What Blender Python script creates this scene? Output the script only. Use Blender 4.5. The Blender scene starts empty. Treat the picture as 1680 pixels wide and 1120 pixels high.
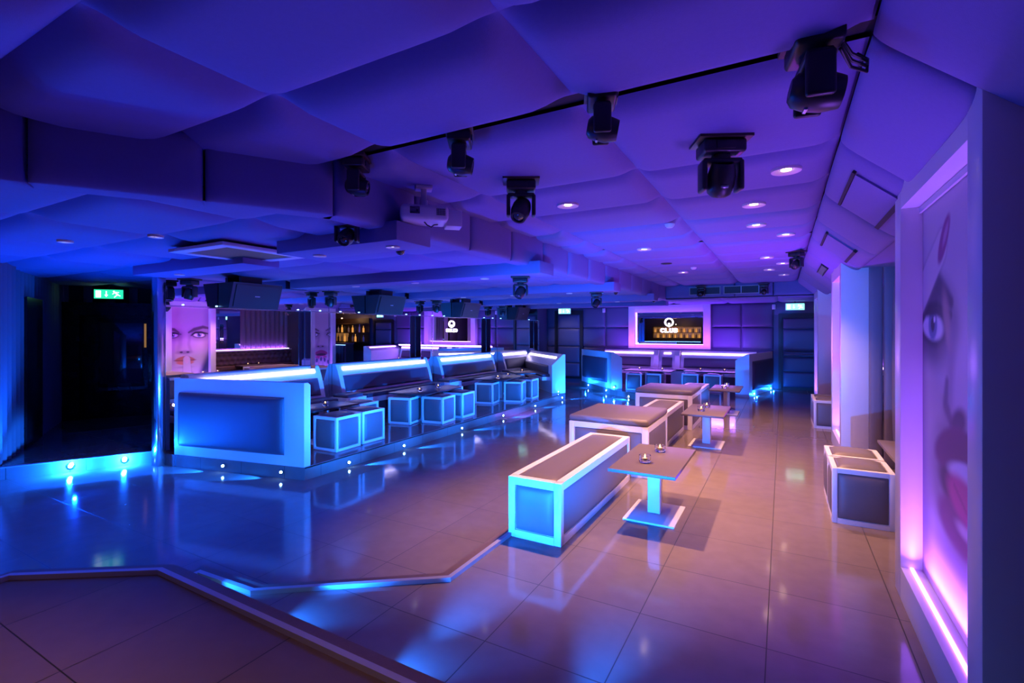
import bpy, bmesh, math, random
import numpy as np
from mathutils import Matrix, Vector
random.seed(7)
PI = math.pi
scene = bpy.context.scene
COL = scene.collection

# ------------------------------------------------------------------ materials
def mat(name, col, rough=.5, metal=0., spec=.5, emit=None, estr=0., coat=0., trans=0., noise=0., nscale=40., bump=0., bscale=200.):
    m = bpy.data.materials.new(name); m.use_nodes = True
    nt = m.node_tree; b = nt.nodes['Principled BSDF']
    b.inputs['Base Color'].default_value = (*col, 1)
    b.inputs['Roughness'].default_value = rough
    b.inputs['Metallic'].default_value = metal
    b.inputs['Specular IOR Level'].default_value = spec
    b.inputs['Coat Weight'].default_value = coat
    b.inputs['Transmission Weight'].default_value = trans
    if emit:
        b.inputs['Emission Color'].default_value = (*emit, 1)
        b.inputs['Emission Strength'].default_value = estr
    if noise or bump:
        tc = nt.nodes.new('ShaderNodeTexCoord')
    if noise:
        n = nt.nodes.new('ShaderNodeTexNoise'); n.inputs['Scale'].default_value = nscale; n.inputs['Detail'].default_value = 4
        nt.links.new(tc.outputs['Object'], n.inputs['Vector'])
        r = nt.nodes.new('ShaderNodeMapRange')
        r.inputs['To Min'].default_value = 1 - noise; r.inputs['To Max'].default_value = 1 + noise
        nt.links.new(n.outputs['Fac'], r.inputs['Value'])
        mx = nt.nodes.new('ShaderNodeMix'); mx.data_type = 'RGBA'; mx.blend_type = 'MULTIPLY'
        mx.inputs['Factor'].default_value = 1
        mx.inputs[6].default_value = (*col, 1)
        nt.links.new(r.outputs['Result'], mx.inputs[7])
        nt.links.new(mx.outputs[2], b.inputs['Base Color'])
    if bump:
        n2 = nt.nodes.new('ShaderNodeTexNoise'); n2.inputs['Scale'].default_value = bscale; n2.inputs['Detail'].default_value = 3
        nt.links.new(tc.outputs['Object'], n2.inputs['Vector'])
        bp = nt.nodes.new('ShaderNodeBump'); bp.inputs['Strength'].default_value = bump; bp.inputs['Distance'].default_value = .01
        nt.links.new(n2.outputs['Fac'], bp.inputs['Height']); nt.links.new(bp.outputs['Normal'], b.inputs['Normal'])
    return m

def tile_mat(name, c1, c2, mortar, rough):
    m = bpy.data.materials.new(name); m.use_nodes = True
    nt = m.node_tree; b = nt.nodes['Principled BSDF']
    g = nt.nodes.new('ShaderNodeNewGeometry')
    mp = nt.nodes.new('ShaderNodeMapping'); mp.inputs['Location'].default_value = (.0674 + 6, -2.6167 + 6, 0)
    nt.links.new(g.outputs['Position'], mp.inputs['Vector'])
    br = nt.nodes.new('ShaderNodeTexBrick'); br.offset = 0; br.squash = 1
    br.inputs['Scale'].default_value = 1; br.inputs['Brick Width'].default_value = .6; br.inputs['Row Height'].default_value = .6
    br.inputs['Mortar Size'].default_value = .0028; br.inputs['Mortar Smooth'].default_value = .1
    br.inputs['Color1'].default_value = (*c1, 1); br.inputs['Color2'].default_value = (*c2, 1); br.inputs['Mortar'].default_value = (*mortar, 1)
    nt.links.new(mp.outputs[0], br.inputs['Vector'])
    n = nt.nodes.new('ShaderNodeTexNoise'); n.inputs['Scale'].default_value = 9; n.inputs['Detail'].default_value = 6
    nt.links.new(g.outputs['Position'], n.inputs['Vector'])
    r = nt.nodes.new('ShaderNodeMapRange'); r.inputs['To Min'].default_value = .88; r.inputs['To Max'].default_value = 1.12
    nt.links.new(n.outputs['Fac'], r.inputs['Value'])
    mx = nt.nodes.new('ShaderNodeMix'); mx.data_type = 'RGBA'; mx.blend_type = 'MULTIPLY'; mx.inputs['Factor'].default_value = 1
    nt.links.new(br.outputs['Color'], mx.inputs[6]); nt.links.new(r.outputs[0], mx.inputs[7])
    nt.links.new(mx.outputs[2], b.inputs['Base Color'])
    r2 = nt.nodes.new('ShaderNodeMapRange'); r2.inputs['To Min'].default_value = rough * .75; r2.inputs['To Max'].default_value = rough * 1.3
    nt.links.new(n.outputs['Fac'], r2.inputs['Value'])
    ad = nt.nodes.new('ShaderNodeMath'); ad.operation = 'MULTIPLY_ADD'; ad.inputs[1].default_value = .5
    nt.links.new(br.outputs['Fac'], ad.inputs[0]); nt.links.new(r2.outputs[0], ad.inputs[2]); nt.links.new(ad.outputs[0], b.inputs['Roughness'])
    b.inputs['Specular IOR Level'].default_value = .55
    n3 = nt.nodes.new('ShaderNodeTexNoise'); n3.inputs['Scale'].default_value = 3.5; n3.inputs['Detail'].default_value = 2
    nt.links.new(g.outputs['Position'], n3.inputs['Vector'])
    sb = nt.nodes.new('ShaderNodeMath'); sb.operation = 'MULTIPLY_ADD'; sb.inputs[1].default_value = -1.2
    nt.links.new(br.outputs['Fac'], sb.inputs[0]); nt.links.new(n3.outputs['Fac'], sb.inputs[2])
    bp = nt.nodes.new('ShaderNodeBump'); bp.inputs['Strength'].default_value = .12; bp.inputs['Distance'].default_value = .008
    nt.links.new(sb.outputs[0], bp.inputs['Height']); nt.links.new(bp.outputs['Normal'], b.inputs['Normal'])
    return m

M = {}
M['tile'] = tile_mat('tile_floor', (.235, .195, .18), (.22, .182, .168), (.035, .03, .03), .09)
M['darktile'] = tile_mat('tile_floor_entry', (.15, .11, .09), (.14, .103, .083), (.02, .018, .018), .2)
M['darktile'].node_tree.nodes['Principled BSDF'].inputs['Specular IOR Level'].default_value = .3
M['ceil'] = mat('ceiling_fabric', (.19, .18, .40), .75, spec=.3, noise=.06, nscale=60, bump=.12, bscale=260)
M['dark'] = mat('dark_recess', (.02, .02, .025), .8)
M['white'] = mat('white_gloss_lacquer', (.85, .84, .84), .30, spec=.5, noise=.02, nscale=8)
M['whitewall'] = mat('white_satin', (.72, .71, .73), .5)
M['leather'] = mat('grey_leather', (.165, .145, .145), .38, spec=.5, noise=.06, nscale=30, bump=.10, bscale=350)
M['leather2'] = mat('dark_grey_leather', (.085, .08, .115), .45, spec=.5, bump=.08, bscale=300)
M['wallpad'] = mat('padded_wall_leather', (.095, .09, .17), .42, spec=.5, bump=.06, bscale=250)
M['tufted'] = mat('brown_tufted_leather', (.10, .055, .06), .4, spec=.5)
M['curtain'] = mat('grey_pleated_vinyl', (.22, .20, .26), .5, spec=.4)
M['bluedrape'] = mat('dark_blue_drape', (.07, .08, .16), .55)
M['tabletop'] = mat('dark_brown_tabletop', (.15, .125, .12), .38, noise=.05, nscale=15)
M['darktop'] = mat('black_brown_tabletop', (.06, .045, .05), .34)
M['mirror'] = mat('mirror_silver', (.86, .87, .90), .0, metal=1.)
M['chrome'] = mat('chrome', (.75, .76, .8), .15, metal=1.)
M['black'] = mat('black_plastic', (.018, .017, .02), .38)
M['blackm'] = mat('black_metal_grille', (.014, .014, .016), .5, noise=.5, nscale=120)
M['lens'] = mat('dark_lens', (.03, .02, .05), .08, spec=.8, coat=1)
M['brownnose'] = mat('brown_stair_nosing', (.16, .10, .085), .55, noise=.15, nscale=50)
M['alu'] = mat('aluminium_nosing', (.42, .42, .46), .4, metal=.15)
M['doorblack'] = mat('black_gloss_door', (.012, .012, .018), .22, noise=.2, nscale=8)
M['wood'] = mat('dark_walnut', (.05, .028, .02), .4, noise=.3, nscale=12)
M['glass'] = mat('clear_glass', (.95, .95, 1), .03, trans=1.)
M['wax'] = mat('white_wax', (.85, .75, .6), .5)
M['flame'] = mat('candle_flame', (1, .6, .3), .5, emit=(1, .55, .24), estr=40)
M['led_purple'] = mat('led_strip_purple', (.8, .6, 1), .5, emit=(.40, .13, 1.), estr=9)
M['led_white'] = mat('led_strip_lavender', (.9, .85, 1), .5, emit=(.72, .60, 1.), estr=8.5)
M['led_pink'] = mat('led_strip_pink', (.9, .7, 1), .5, emit=(.72, .38, 1.), estr=5.5)
M['led_blue'] = mat('led_lens_blue', (.5, .7, 1), .5, emit=(.25, .6, 1.), estr=60)
M['led_dot'] = mat('led_dot_blue', (.5, .7, 1), .5, emit=(.2, .45, 1.), estr=8)
M['warmlamp'] = mat('downlight_lamp', (1, .85, .7), .5, emit=(1, .66, .42), estr=16)
M['coollamp'] = mat('downlight_lamp_cool', (1, .9, .8), .5, emit=(.9, .82, .85), estr=9)
M['warmring'] = mat('downlight_cup', (.75, .66, .6), .45)
M['exitgreen'] = mat('exit_green_lit', (.02, .5, .25), .5, emit=(.02, .75, .34), estr=1.6)
M['exitgreen2'] = mat('exit_green_lit_bright', (.1, .6, .4), .5, emit=(.22, .95, .62), estr=2.2)
M['exitwhite'] = mat('exit_white_lit', (.9, 1, .95), .5, emit=(.85, 1, .92), estr=2.4)
M['signwhite'] = mat('neon_sign_white', (1, 1, 1), .5, emit=(1, .95, .92), estr=2.6)
M['projector'] = mat('projector_white', (.62, .60, .64), .4)
M['pirwhite'] = mat('sensor_white', (.7, .7, .72), .5)
M['amber'] = mat('amber_spirit_lit', (.55, .22, .04), .2, emit=(1, .42, .08), estr=.9)  # back light through the bottles is put in as emission
M['shelfglow'] = mat('bar_back_panel_lit', (.5, .3, .15), .5, emit=(1, .45, .14), estr=.22)
M['bottleglass'] = mat('dark_bottle_glass', (.05, .06, .04), .12)
M['bottleclear'] = mat('pale_bottle_glass', (.5, .5, .55), .12)
M['paper'] = mat('bottle_label', (.6, .5, .4), .7)
M['yellow'] = mat('yellow_picture_lit', (.8, .5, .15), .5, emit=(1, .5, .12), estr=.25)
M['brownfloor'] = mat('brown_timber_floor', (.10, .065, .055), .35, noise=.2, nscale=14)
M['steel'] = mat('brushed_steel', (.5, .5, .52), .3, metal=1.)

# ------------------------------------------------------------------ mesh helpers
def NB(): return bmesh.new()

def box(bm, c, s, bev=0., seg=2, rot=None):
    r = bmesh.ops.create_cube(bm, size=1.0)
    vs = r['verts']
    mx = Matrix.Translation(Vector(c)) @ (rot.to_4x4() if rot is not None else Matrix.Identity(4)) @ Matrix.Diagonal((s[0], s[1], s[2], 1))
    for v in vs: v.co = mx @ v.co
    if bev > 0:
        es = list({e for v in vs for e in v.link_edges})
        bmesh.ops.bevel(bm, geom=es, offset=bev, segments=seg, affect='EDGES', profile=.5)
    return bm

def bar(bm, p0, p1, w, h, up=(0, 0, 1)):
    """rectangular bar from p0 to p1, width w sideways and h along up, centred"""
    p0, p1, up = Vector(p0), Vector(p1), Vector(up)
    d = (p1 - p0); L = d.length; d.normalize(); s = d.cross(up).normalized(); u = s.cross(d).normalized()
    R = Matrix((d, s, u)).transposed()
    return box(bm, (p0 + p1) / 2, (L, w, h), rot=R)

def prism(bm, poly, z0, z1):
    a = [bm.verts.new((x, y, z0)) for x, y in poly]; b = [bm.verts.new((x, y, z1)) for x, y in poly]
    n = len(poly)
    for i in range(n):
        j = (i + 1) % n
        bm.faces.new((a[i], a[j], b[j], b[i]))
    bm.faces.new(list(reversed(a))); bm.faces.new(b)
    bmesh.ops.recalc_face_normals(bm, faces=bm.faces[:])
    return bm

def extrude_profile(bm, prof, y0, y1):
    """prof: list of (x,z), extruded along y"""
    a = [bm.verts.new((x, y0, z)) for x, z in prof]; b = [bm.verts.new((x, y1, z)) for x, z in prof]
    n = len(prof)
    for i in range(n):
        j = (i + 1) % n
        bm.faces.new((a[i], a[j], b[j], b[i]))
    bm.faces.new(list(reversed(a))); bm.faces.new(b)
    bmesh.ops.recalc_face_normals(bm, faces=bm.faces[:])
    return bm

def cyl(bm, p0, p1, r0, r1=None, n=20, caps=True):
    r1 = r0 if r1 is None else r1
    p0, p1 = Vector(p0), Vector(p1); d = (p1 - p0).normalized()
    a = Vector((1, 0, 0)) if abs(d.x) < .9 else Vector((0, 1, 0))
    u = d.cross(a).normalized(); w = d.cross(u)
    A = [bm.verts.new(p0 + (u * math.cos(2 * PI * i / n) + w * math.sin(2 * PI * i / n)) * r0) for i in range(n)]
    B = [bm.verts.new(p1 + (u * math.cos(2 * PI * i / n) + w * math.sin(2 * PI * i / n)) * r1) for i in range(n)]
    for i in range(n):
        j = (i + 1) % n
        bm.faces.new((A[i], A[j], B[j], B[i]))
    if caps:
        bm.faces.new(list(reversed(A))); bm.faces.new(B)
    return bm

def lathe(bm, prof, c=(0, 0, 0), n=24, close=False):
    rings = []
    for r, z in prof:
        rings.append([bm.verts.new((c[0] + r * math.cos(2 * PI * i / n), c[1] + r * math.sin(2 * PI * i / n), c[2] + z)) for i in range(n)])
    m = len(rings)
    for k in range(m if close else m - 1):
        A, B = rings[k], rings[(k + 1) % m]
        for i in range(n):
            j = (i + 1) % n
            bm.faces.new((A[i], A[j], B[j], B[i]))
    if not close:
        if prof[0][0] > 1e-6: bm.faces.new(list(reversed(rings[0])))
        if prof[-1][0] > 1e-6: bm.faces.new(rings[-1])
    return bm

def tube(bm, pts, r, n=8):
    pts = [Vector(p) for p in pts]; rings = []
    for k, p in enumerate(pts):
        d = (pts[min(k + 1, len(pts) - 1)] - pts[max(k - 1, 0)]).normalized()
        a = Vector((0, 0, 1)) if abs(d.z) < .9 else Vector((1, 0, 0))
        u = d.cross(a).normalized(); w = d.cross(u)
        rings.append([bm.verts.new(p + (u * math.cos(2 * PI * i / n) + w * math.sin(2 * PI * i / n)) * r) for i in range(n)])
    for A, B in zip(rings, rings[1:]):
        for i in range(n):
            j = (i + 1) % n
            bm.faces.new((A[i], A[j], B[j], B[i]))
    bm.faces.new(list(reversed(rings[0]))); bm.faces.new(rings[-1])
    return bm

T1 = [-1, -.985, -.955, -.91, -.84, -.74, -.6, -.4, -.2, 0, .2, .4, .6, .74, .84, .91, .955, .985, 1]
def pad(bm, o, ux, uy, w, h, t, p=6., back=.012, ts=T1, q=.5):
    """puffed upholstered panel centred on o, lying in the plane ux,uy, bulging by t along ux x uy"""
    o, ux, uy = Vector(o), Vector(ux).normalized(), Vector(uy).normalized(); n = ux.cross(uy)
    g = []
    for a in ts:
        row = []
        for b in ts:
            f = max(0., (1 - abs(a) ** p) * (1 - abs(b) ** p)) ** q
            row.append(bm.verts.new(o + ux * (a * w / 2) + uy * (b * h / 2) + n * (t * f)))
        g.append(row)
    k = len(ts)
    for i in range(k - 1):
        for j in range(k - 1):
            bm.faces.new((g[i][j], g[i + 1][j], g[i + 1][j + 1], g[i][j + 1]))
    if back > 0:
        loop = [g[i][0] for i in range(k)] + [g[k - 1][j] for j in range(1, k)] + [g[i][k - 1] for i in range(k - 2, -1, -1)] + [g[0][j] for j in range(k - 2, 0, -1)]
        lo = [bm.verts.new(v.co - n * back) for v in loop]
        L = len(loop)
        for i in range(L):
            j = (i + 1) % L
            bm.faces.new((loop[j], loop[i], lo[i], lo[j]))
        bm.faces.new(lo)
    return bm

def obj(name, bm, m, parent=None, smooth=True, ang=38, loc=None):
    me = bpy.data.meshes.new(name)
    if smooth:
        bm.normal_update()
        for f in bm.faces: f.smooth = True
        ca = math.radians(ang)
        for e in bm.edges:
            if len(e.link_faces) == 2 and e.calc_face_angle(0) > ca: e.smooth = False
    bm.to_mesh(me); bm.free()
    me.materials.append(m)
    o = bpy.data.objects.new(name, me); COL.objects.link(o)
    if parent is not None: o.parent = parent
    if loc is not None: o.location = loc
    return o

def tag(o, label, cat, group=None):
    o['label'] = label; o['category'] = cat
    if group: o['group'] = group
    return o

def thing(name, label, cat, loc=(0, 0, 0), rz=0., group=None):
    o = bpy.data.objects.new(name, None); COL.objects.link(o)
    o.empty_display_size = .1; o.location = loc; o.rotation_euler = (0, 0, rz)
    return tag(o, label, cat, group)

def struct(name, bm, m, smooth=True, ang=38):
    o = obj(name, bm, m, None, smooth, ang); o['kind'] = 'structure'; return o

def dup(root, loc, rz=None, label=None, group=None):
    r = root.copy(); COL.objects.link(r); r.location = loc
    if rz is not None: r.rotation_euler = (0, 0, rz)
    if label: r['label'] = label
    if group: r['group'] = group
    for ch in list(root.children):
        c = ch.copy(); COL.objects.link(c); c.parent = r
        for g in list(ch.children):
            d = g.copy(); COL.objects.link(d); d.parent = c
    return r

def lamp(name, kind, loc, power, col, size=.03, target=None, angle=100, blend=.6, parent=None, sx=None, sy=None):
    l = bpy.data.lights.new(name, kind); l.energy = power; l.color = col
    if kind == 'SPOT':
        l.spot_size = math.radians(angle); l.spot_blend = blend; l.shadow_soft_size = size
    elif kind == 'POINT': l.shadow_soft_size = size
    elif kind == 'AREA':
        l.shape = 'RECTANGLE'; l.size = sx; l.size_y = sy
    o = bpy.data.objects.new(name, l); COL.objects.link(o); o.location = loc
    if target is not None:
        d = Vector(target) - Vector(loc); o.rotation_euler = d.to_track_quat('-Z', 'Y').to_euler()
    return o

# ------------------------------------------------------------------ camera
cam = bpy.data.cameras.new('camera'); cam.lens = 802 / 1680 * 36; cam.sensor_width = 36
cam.shift_y = -18 / 1680; cam.clip_start = .05
co = bpy.data.objects.new('camera', cam); COL.objects.link(co)
co.location = (0, 0, 1.51); co.rotation_euler = (PI / 2, 0, .5057)
scene.camera = co

ZC, ZL = 2.6, 2.27          # high and low ceiling
XM = -6.65                  # mirror wall plane
YB = 14.4                   # back wall plane
DZ = -.14                   # sunken dance floor

# ------------------------------------------------------------------ floors
bm = prism(NB(), [(-9, -5), (-1.5, -5), (-1.5, 14.6), (-9, 14.6)], -.3, DZ)
struct('floor', bm, M['tile'], False)
main = [(-3.23, 1.3), (-3.23, 1.78), (-2.69, 1.81), (-1.84, 2.44), (-1.84, 4.9), (-2.25, 5.1), (-2.25, 10.6), (-3.3, 11.85),
        (-3.87, 12.22), (-5.36, 13.92), (-5.42, 14.6), (5, 14.6), (5, 1.3)]
struct('floor', prism(NB(), main, -.25, 0), M['tile'], False)
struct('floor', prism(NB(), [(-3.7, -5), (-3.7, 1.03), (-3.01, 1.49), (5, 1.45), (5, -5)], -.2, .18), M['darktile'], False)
plat = [(-6.75, 3.16), (-6.49, 3.21), (-4.6, 3.6), (-4.6, 10.97), (-6.75, 13.15)]
struct('floor', prism(NB(), plat, -.25, 0), M['tile'], False)
struct('floor', prism(NB(), [(-7.95, 1.2), (-6.87, 3.24), (-6.75, 3.2), (-6.75, 7.2), (-11.2, 7.2), (-11.2, 1.2)], -.25, 0), M['tile'], False)
struct('floor', prism(NB(), [(-9.16, 3.12), (-8.75, 4.25), (-8.6, 6.9), (-11, 6.9), (-11, 3.6)], -.05, .006), M['brownfloor'], False)

def nosing(name_list, pts, z, side, m1=.065, m2=.03):
    """brown tread edge with an aluminium inner strip along a polyline; side=+1 puts the strip to the left of travel"""
    b1, b2 = NB(), NB()
    V = [Vector(p) for p in pts]
    def off(k, e):
        ds = [(V[b] - V[a]).normalized() for a, b in ((k - 1, k), (k, k + 1)) if a >= 0 and b < len(V)]
        ns = [Vector((-d.y, d.x)) * side for d in ds]
        m = sum(ns, Vector((0, 0))).normalized()
        return V[k] + m * (e / m.dot(ns[0]))
    for k in range(len(V) - 1):
        for b, e0, e1, h in ((b1, -.006, m1, .008), (b2, m1 + .001, m1 + m2, .026)):
            prism(b, [tuple(off(k, e0)), tuple(off(k + 1, e0)), tuple(off(k + 1, e1)), tuple(off(k, e1))], z - .004, z + h)
    a = struct(name_list, b1, M['brownnose'], False)
    struct(name_list, b2, M['alu'], False)
nosing('trim_1', [(-3.7, -3), (-3.7, 1.03), (-3.01, 1.49), (4, 1.45)], .18, -1)
nosing('trim_2', [(-3.23, 1.6), (-3.23, 1.78), (-2.69, 1.81), (-1.84, 2.44), (-1.84, 3.25)], 0, -1)
bm = NB(); bar(bm, (-7.9, 1.3, .0), (-6.87, 3.24, .0), .05, .012); struct('trim_3', bm, M['alu'], False)
bm = NB(); bar(bm, (-4.61, 3.6, -.005), (-4.61, 10.97, -.005), .02, .014); struct('trim_4', bm, M['alu'], False)

# ------------------------------------------------------------------ ceilings
TC = [-1, -.975, -.94, -.89, -.82, -.72, -.58, -.38, -.15, .15, .38, .58, .72, .82, .89, .94, .975, 1]
def ceil_panels(bm, xs, ys, z, d, pw=5., absw=.13):
    """upholstered panels hanging d below their seams; the roll at each seam is about absw wide"""
    for x0, x1 in zip(xs, xs[1:]):
        for y0, y1 in zip(ys, ys[1:]):
            if y1 - y0 < .12: continue
            w, h = x1 - x0, y1 - y0
            def prof(t, L):
                e = (1 - abs(t)) * L / 2      # distance from the seam in metres
                k = min(1., e / (absw * min(1., L / .9)))
                return 1 - (1 - k) ** 2.4
            g = []
            for a in TC:
                row = []
                for b in TC:
                    f = prof(a, w) * prof(b, h)
                    x = (x0 + x1) / 2 + a * w / 2; y = (y0 + y1) / 2 + b * h / 2
                    row.append(bm.verts.new((x, y, z - d * f)))
                g.append(row)
            for i in range(len(TC) - 1):
                for j in range(len(TC) - 1):
                    bm.faces.new((g[i][j], g[i][j + 1], g[i + 1][j + 1], g[i + 1][j]))
    return bm
bm = NB()
XS = [-5.9, -4.62, -3.37, -2.12, -.88, .29]
YS = [-4.5, -3.75, -3, -2.25, -1.5, -.75, 0, .75, 1.49, 2.19]
ceil_panels(bm, XS, YS, ZC + .04, .10, absw=.22)
ceil_panels(bm, XS, [2.29, 3.38, 4.17, 5.03, 5.75, 6.47], ZC + .03, .07, absw=.15)
ceil_panels(bm, XS, [6.57, 7.4, 8.2, 9.0, 9.9, 10.8, 12.25], ZC + .03, .065)
# trim the high ceiling along the fascia line (left of it the ceiling drops)
A0, A1 = Vector((-4.9, -1.55)), Vector((-2.53, 2.2))
F1, F2 = A1.lerp(A0, .16), A1.lerp(A0, .33)
def left_of_fascia(x, y):
    if y > A1.y: return x < A1.x - .05
    d = A1 - A0
    return d.x * (y - A0.y) - d.y * (x - A0.x) > .08
bmesh.ops.delete(bm, geom=[f for f in bm.faces if all(left_of_fascia(v.co.x, v.co.y) for v in f.verts)], context='FACES')
struct('ceiling', bm, M['ceil'], ang=70)
bm = NB(); box(bm, (-2.6, 4, ZC + .12), (8.2, 19, .08)); struct('ceiling', bm, M['dark'], False)
bm = NB(); box(bm, (-1.2, 2.24, ZC + .06), (3.2, .1, .02)); struct('trim_5', bm, M['dark'], False)

bm = NB()
XL = [-10.5, -9.3, -8.1, -6.9, -5.7, -4.5, -3.3, -2.64, -2.4]
YL = [-4.5, -3.65, -2.8, -1.95, -1.1, -.25, .6, 1.3, 2.12, 3.0, 3.9, 4.85, 5.75, 6.65, 7.6, 8.5, 9.4, 10.35, 11.3, 12.3, 13.3, 14.4]
ceil_panels(bm, XL, YL, ZL + .045, .06, absw=.2)
gm = bm.verts[:] + bm.edges[:] + bm.faces[:]
bmesh.ops.bisect_plane(bm, geom=gm, plane_co=(-2.53, 0, 0), plane_no=(1, 0, 0), clear_outer=True)
dn = Vector((A1.y - A0.y, -(A1.x - A0.x), 0)).normalized()
bmesh.ops.bisect_plane(bm, geom=bm.verts[:] + bm.edges[:] + bm.faces[:], plane_co=(A1.x, A1.y, 0), plane_no=dn, clear_outer=True)
ceil_panels(bm, [-2.53, -1.28, -.1, 1.5], [12.3, 13.35, 14.4], ZL, .04)
struct('ceiling', bm, M['ceil'], ang=70)
bm = NB()
box(bm, (-6.9, 4.9, ZL + .1), (8.7, 19.4, .05))
gm = bm.verts[:] + bm.edges[:] + bm.faces[:]
bmesh.ops.bisect_plane(bm, geom=gm, plane_co=(A1.x - .02, A1.y, 0), plane_no=dn, clear_outer=True)
struct('ceiling', bm, M['dark'], False)
bm = NB(); box(bm, (-.3, 13.4, ZL + .1), (4.6, 2.2, .05)); struct('ceiling', bm, M['dark'], False)

# padded fascia between the two ceilings
def fascia(name, p, q, nseg, z0, z1, t=.035):
    bm = NB(); p, q = Vector((*p, 0)), Vector((*q, 0)); d = (q - p) / nseg
    for i in range(nseg):
        c = p + d * (i + .5) + Vector((0, 0, (z0 + z1) / 2))
        pad(bm, c, d, (0, 0, 1), d.length - .012, z1 - z0, .045, p=7, back=.12)
    return struct(name, bm, M['ceil'], ang=70)
fascia('wall_fascia', (A1.x, A1.y), (A1.x, 12.3), 13, ZL - .02, ZC + .03)
for pa, pb in ((F1, A1), (F2, F1), (A0, F2)):
    fascia('wall_fascia', pa, pb, 1, ZL - .02, ZC + .03)
fascia('wall_fascia', (-2.53, 12.3), (.6, 12.3), 4, ZL + .02, ZC + .03)

# sloped soffit down the right-hand side
bm = NB()
SY = [-4.5, -3.4, -2.3, -1.2, -.1, 1.05, 2.22, 3.36, 4.55, 5.5, 6.5, 7.5, 8.7, 9.9, 11.1, 12.35]
sd = Vector((.76 - .29, 0, 2.2 - 2.6)); sl = sd.length; sd.normalize()
for i, (a, b) in enumerate(zip(SY, SY[1:])):
    c = Vector((.525, (a + b) / 2, 2.4))
    pad(bm, c, (0, 1, 0), sd, b - a - .015, sl, .055, p=7, back=.05)
struct('ceiling', bm, M['ceil'], ang=70)
bm = NB(); box(bm, (1.2, 5, 2.24), (.95, 20, .06), .02); struct('ceiling', bm, M['ceil'])
bm = NB(); box(bm, (.9, 4, 2.75), (1.4, 19, .06)); struct('ceiling', bm, M['dark'], False)

# lower rafts crossing the lounge ceiling
RAFT = [(2.83, 3.22, -6.6, -4.5), (2.62, 3.0, -3.7, -2.38), (4.9, 5.28, -6.6, -2.36), (7.62, 8.0, -6.6, -2.36), (10.4, 10.78, -6.6, -2.36), (12.75, 13.1, -6.6, -2.6)]
for a, b, x0, x1 in RAFT:
    bm = NB(); box(bm, ((x0 + x1) / 2, (a + b) / 2, 2.22), (x1 - x0, b - a, .14), .006)
    struct('beam', bm, M['ceil'])

# ------------------------------------------------------------------ walls
def wall(name, p, q, z0, z1, m, t=.1):
    bm = NB(); p, q = Vector((*p, (z0 + z1) / 2)), Vector((*q, (z0 + z1) / 2)); bar(bm, p, q, t, z1 - z0)
    return struct(name, bm, m, False)
wall('wall_back', (-7, YB + .06), (5, YB + .06), -.3, 2.8, M['wallpad'])
wall('wall_right', (1.55, -5), (1.55, 12.2), 0, 2.8, M['curtain'])
wall('wall_right', (5.05, 12.1), (5.05, 14.5), 0, 2.8, M['wallpad'])
wall('wall_right', (1.5, 12.15), (5, 12.15), 0, 2.8, M['wallpad'], .06)
bm = NB(); box(bm, (3.2, 13, 2.3), (3.7, 2.9, .06)); struct('ceiling', bm, M['ceil'], False)
wall('wall_front', (-11, -4.95), (5, -4.95), -.3, 2.8, M['wallpad'])
wall('wall_left', (-6.72, 13.62), (-6.72, 14.5), -.3, 2.4, M['wallpad'])
# pleated side wall by the entrance
def pleats(bm, p, q, z0, z1, amp=.03, step=.16, nper=10, cyc=None):
    p, q = Vector((*p, 0)), Vector((*q, 0)); d = q - p; L = d.length; d.normalize(); n = Vector((d.y, -d.x, 0))
    k = max(2, round(L / step)) * nper
    A, B = [], []
    for i in range(k + 1):
        s = i / k; f = abs(math.sin(PI * s * k / nper)) ** .7 * amp
        P = p + d * (s * L) + n * f
        A.append(bm.verts.new((P.x, P.y, z0))); B.append(bm.verts.new((P.x, P.y, z1)))
    for i in range(k): bm.faces.new((A[i], A[i + 1], B[i + 1], B[i]))
    return bm
wl = lambda t: (-7.6 - .886 * t, 2.0 + .46 * t)
for a, b, z0 in ((-1.0, .93, 0), (1.78, 3.3, 0), (.93, 1.78, 1.93)):
    bm = pleats(NB(), wl(b), wl(a), z0 - (.3 if a < 0 else 0), ZL + .03, .04, .17)
    struct('wall_left', bm, M['curtain'], ang=50)
p, q = wl(1.0), wl(1.72)
wall('wall_left', wl(4), wl(-1.0), -.3, 2.4, M['dark'], .04).location = (-.06, -.12, 0)
wall('wall_left', (-6.75, 1.5), (-8.9, -5), -.3, 2.4, M['curtain'])
bm = NB(); bar(bm, (*wl(.95), .98), (*wl(1.76), .98), .05, 1.92)
tag(obj('dark_door', bm, M['doorblack'], None, False), 'dark side doorway set into the pleated blue wall', 'door')
# door wall at the far left
d0, d1 = Vector((-10.5, 3.5, 0)), Vector((-8.3, 6.9, 0)); dd = (d1 - d0).normalized(); dnv = Vector((dd.y, -dd.x, 0))
bm = pleats(NB(), tuple((d1 + dnv * -.05)[:2]), tuple((d0 + dnv * -.05)[:2]), 1.85, ZL + .05, .03, .3); struct('wall_left', bm, M['curtain'], ang=50)
wall('wall_left', tuple((d0 - dnv * .12)[:2]), tuple((d1 - dnv * .12)[:2]), 0, 2.4, M['dark'])
wall('wall_left', (-8.4, 6.9), (-6.75, 6.9), 0, 2.4, M['dark'])
def onwall(s, z, off=0.): v = d0 + dd * s + dnv * off; return (v.x, v.y, z)
bm = NB()
for s in (.12, 2.55): bar(bm, onwall(s, 0), onwall(s, 1.86), .22, .14, up=dnv)
bar(bm, onwall(.0, 1.86), onwall(2.66, 1.86), .1, .18); bar(bm, onwall(.0, 1.96), onwall(2.66, 1.96), .16, .05)
struct('door_1', bm, M['doorblack'], False)
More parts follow.
